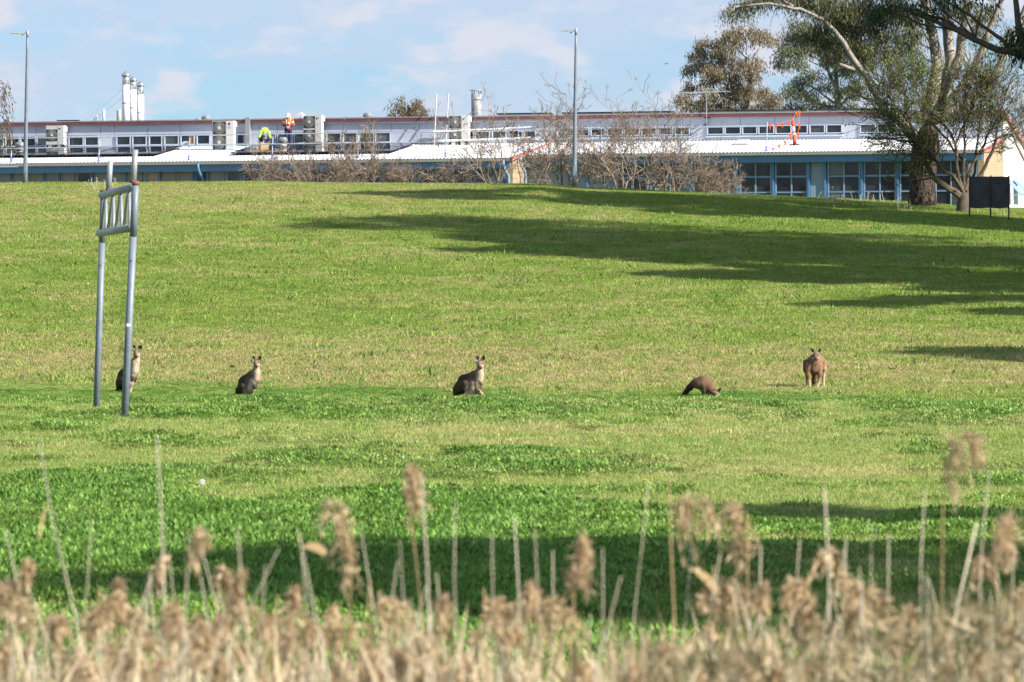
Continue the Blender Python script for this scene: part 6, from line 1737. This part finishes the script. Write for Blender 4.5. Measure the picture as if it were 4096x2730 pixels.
RD = [
 (90, 1010, 185, 1400, 13.2, 'tall leaning bare reed at the far left with a hanging dry leaf', 'bare', .0048, 0, 0, [(.90, -.25, -.4, .09)]),
 (360, 1000, 373, 1500, 12.8, 'tall straight bare reed standing below the goal posts', 'bare', .0050),
 (212, 1190, 178, 1420, 14.5, 'bare reed leaning right, between the far left reed and the one below the goal', 'bare', .0040),
 (60, 1300, 70, 1450, 13.6, 'drooping plumed reed at the far left edge', 'plume', .0036, -.7, .14),
 (228, 1352, 222, 1480, 13.8, 'short plumed reed left of the straight reed below the goal', 'plume', .0034, .6, .09),
 (812, 1185, 790, 1420, 13.4, 'tall fluffy plumed reed below and left of the second kangaroo gap, its plume upright', 'plume', .0042, -.3, .20),
 (968, 1095, 985, 1500, 12.6, 'thick tall bare reed, tallest in the middle left', 'bare', .0066),
 (918, 1240, 950, 1480, 13.0, 'leaning tan reed with a folded leaf just left of the thick tall reed', 'bare', .0046, 0, 0, [(.86, -.6, -.3, .12), (.75, .8, .3, .10)]),
 (1047, 1150, 1045, 1480, 13.3, 'straight bare reed just right of the thick tall reed', 'bare', .0040),
 (1182, 1188, 1198, 1420, 13.7, 'bare reed tilting left below the seated kangaroo', 'bare', .0042),
 (1130, 1222, 1122, 1500, 13.1, 'bare reed standing left of the one below the seated kangaroo', 'bare', .0042),
 (1320, 1285, 1310, 1500, 13.0, 'reed with a small round pale head in the middle', 'plume', .0036, .15, .10),
 (1385, 1258, 1380, 1470, 13.5, 'clean bare reed right of the round headed reed', 'bare', .0046),
 (1492, 1105, 1440, 1400, 13.9, 'tall bare reed leaning right just left of the plumed middle reed', 'bare', .0044),
 (1536, 1098, 1552, 1400, 13.2, 'tall reed with dark hooked plume, most prominent right of centre', 'plume', .0046, .75, .15),
 (1718, 1185, 1722, 1400, 13.6, 'plumed reed halfway between the hooked plume and the pale thick reed', 'plume', .0040, -.3, .14),
 (1748, 1255, 1740, 1450, 13.9, 'pale bare reed close behind the halfway plumed reed', 'bare', .0048),
 (1895, 1118, 1906, 1450, 12.7, 'pale thick tall bare reed below the tawny kangaroo', 'bare', .0064),
 (1838, 1240, 1812, 1430, 14.0, 'slim bare reed leaning right, left of the pale thick reed', 'bare', .0038),
 (1945, 1240, 1922, 1420, 13.8, 'slim bare reed leaning right, just right of the pale thick reed', 'bare', .0044),
 (2004, 1200, 2000, 1430, 13.1, 'upright bare reed second to the right of the pale thick reed', 'bare', .0050, 0, 0, [(.80, .9, .5, .12)]),
 (2042, 1228, 2050, 1500, 13.4, 'upright bare reed third to the right of the pale thick reed', 'bare', .0046),
 (2125, 1130, 2130, 1430, 13.6, 'tall bare reed just left of the tallest plumed reed', 'bare', .0046),
 (2165, 972, 2163, 1300, 13.0, 'tallest plumed reed, near the right edge', 'plume', .0034, .5, .17),
 (2272, 1088, 2240, 1440, 13.2, 'tall bare reed leaning right near the right edge', 'bare', .0052),
 (2245, 1200, 2150, 1370, 12.9, 'snapped bright reed slanting steeply near the right edge', 'bare', .0066),
 (2287, 1192, 2292, 1440, 13.5, 'plumed reed closest to the right edge', 'plume', .0038, .4, .13),
 (1222, 1335, 1200, 1500, 12.9, 'drooping heavy plume below the seated kangaroo', 'plume', .0040, .9, .15),
 (1112, 1352, 1110, 1500, 13.4, 'drooping pale plume left of the heavy plume', 'plume', .0036, .8, .11),
 (505, 1345, 470, 1500, 13.0, 'wide drooping plume in the left foreground', 'plume', .0040, .9, .15),
 (640, 1368, 600, 1500, 12.9, 'arching drooping plume right of the wide left plume', 'plume', .0040, .9, .15),
 (850, 1335, 830, 1500, 12.7, 'brown drooping plume under the tall fluffy plume', 'plume', .0040, .9, .14),
 (1860, 1318, 1840, 1480, 13.6, 'small drooping plume left of the pale thick reed', 'plume', .0036, -.6, .09),
 (1945, 1308, 1930, 1480, 13.3, 'layered drooping plume right of the pale thick reed', 'plume', .0038, .9, .13),
 (1640, 1300, 1635, 1480, 13.5, 'feathery plume low between the hooked plume and the halfway reed', 'plume', .0036, .7, .13),
 (1590, 1250, 1560, 1420, 13.7, 'bent thin reed tip just right of the hooked plume', 'bare', .0030, 0, 0, [(.95, .8, -.2, .09)]),
 (690, 1235, 715, 1420, 13.4, 'broken tan reed with folded top left of the tall fluffy plume', 'bare', .0044, 0, 0, [(.98, .8, .35, .07)]),
 (935, 1110, 975, 1400, 13.9, 'narrow dry leaf tipped reed beside the thick tall reed', 'plume', .0030, .2, .10),
 (1270, 1265, 1255, 1450, 13.8, 'faint bare reed left of the round headed reed', 'bare', .0038),
 (1655, 1270, 1600, 1470, 13.3, 'bare reed slanting right, right of the hooked plume', 'bare', .0046)]
for q in RD: reed(*q)
# reed bed below: stems, plumes and dry leaves in one mass
t = thing('reed_bed', 'dense dry reed bed', None, (0, 0, 0))
cs, ds = [], []; st = MB()
for i in range(820):
    U = rng.uniform(-150, 4250); d = rng.uniform(11.4, 14.8)
    V = 2800 + 190 * (fbm(np.array(U / 380.0), np.array(.5), 41, 2) - .5) * 2 - rng.exponential(125) - 50 * (U > 2900) - 60 * (900 < U < 2000)
    top = P(U, max(V, 2120), d); b_ = np.array([top[0] + rng.normal() * .26, d + rng.normal() * .05, 0])
    q = wiggle(b_, top, 5, .02); st.tube(q, np.linspace(.0034, .0010, 5), 4, False)
    if rng.random() < (.36 if 2150 < V < 2520 else .22):
        dr = rng.choice([-1, 1]) * rng.uniform(.3, .9); L = rng.uniform(.05, .12)
        a_, b2 = plume_pts(top - UP * L * .4, np.array([0, 0, 1.0]), L * 1.1, dr * 1.3, 15); cs += a_; ds += b2
o_ = st.build('reed_bed_stems', M['reedpale']); tag(o_, 'thin tan stems of the dense reed bed along the bottom', None, None, 'stuff')
o_ = leaf_mesh('reed_bed_plumes', M['plume'], t, np.array(cs), np.array(ds), .024, .0055); o_.parent = None; tag(o_, 'soft buff plumes of the dense reed bed along the bottom', None, None, 'stuff')
n = 1500
U = rng.uniform(-150, 4250, n); d = rng.uniform(11.8, 15.2, n); x = (U - 2048) * d / FPX
ztop = CH + (HV - (2640 + rng.exponential(130, n) - 40 + 90 * (fbm(U / 300.0, U * 0, 51, 2) - .5))) * d / FPX
c = np.stack([x, d, ztop - .1], 1); dr = rng.normal(size=(n, 3)) * np.array([.35, .3, .35]) + np.array([0, 0, .8])
kk = U < 2500 + 900 * rng.random(n)
o_ = leaf_mesh('reed_leaves', M['reed'], t, c[kk], dr[kk], .19, .0075, None, .04); o_.parent = None; tag(o_, 'dry straw coloured leaf blades of the reed bed along the bottom', None, None, 'stuff')
n = 2000
U = rng.uniform(2450, 4300, n); d = rng.uniform(11.2, 13.8, n); x = (U - 2048) * d / FPX
ztop = CH + (HV - (2400 + rng.exponential(230, n) + 210 * sstep(3400 - U, 0, 800) + 200 * (fbm(U / 260.0, U * 0, 61, 2) - .45))) * d / FPX
c = np.stack([x, d, ztop - .05], 1); dr = rng.normal(size=(n, 3)) * np.array([.5, .4, .4]) + np.array([0, 0, .6])
o_ = leaf_mesh('sedge_leaves', M['olive'], t, c, dr, .085, .0065, None, .03); o_.parent = None; tag(o_, 'grey olive sedge foliage filling the lower right foreground', None, None, 'stuff')
bpy.data.objects.remove(t)
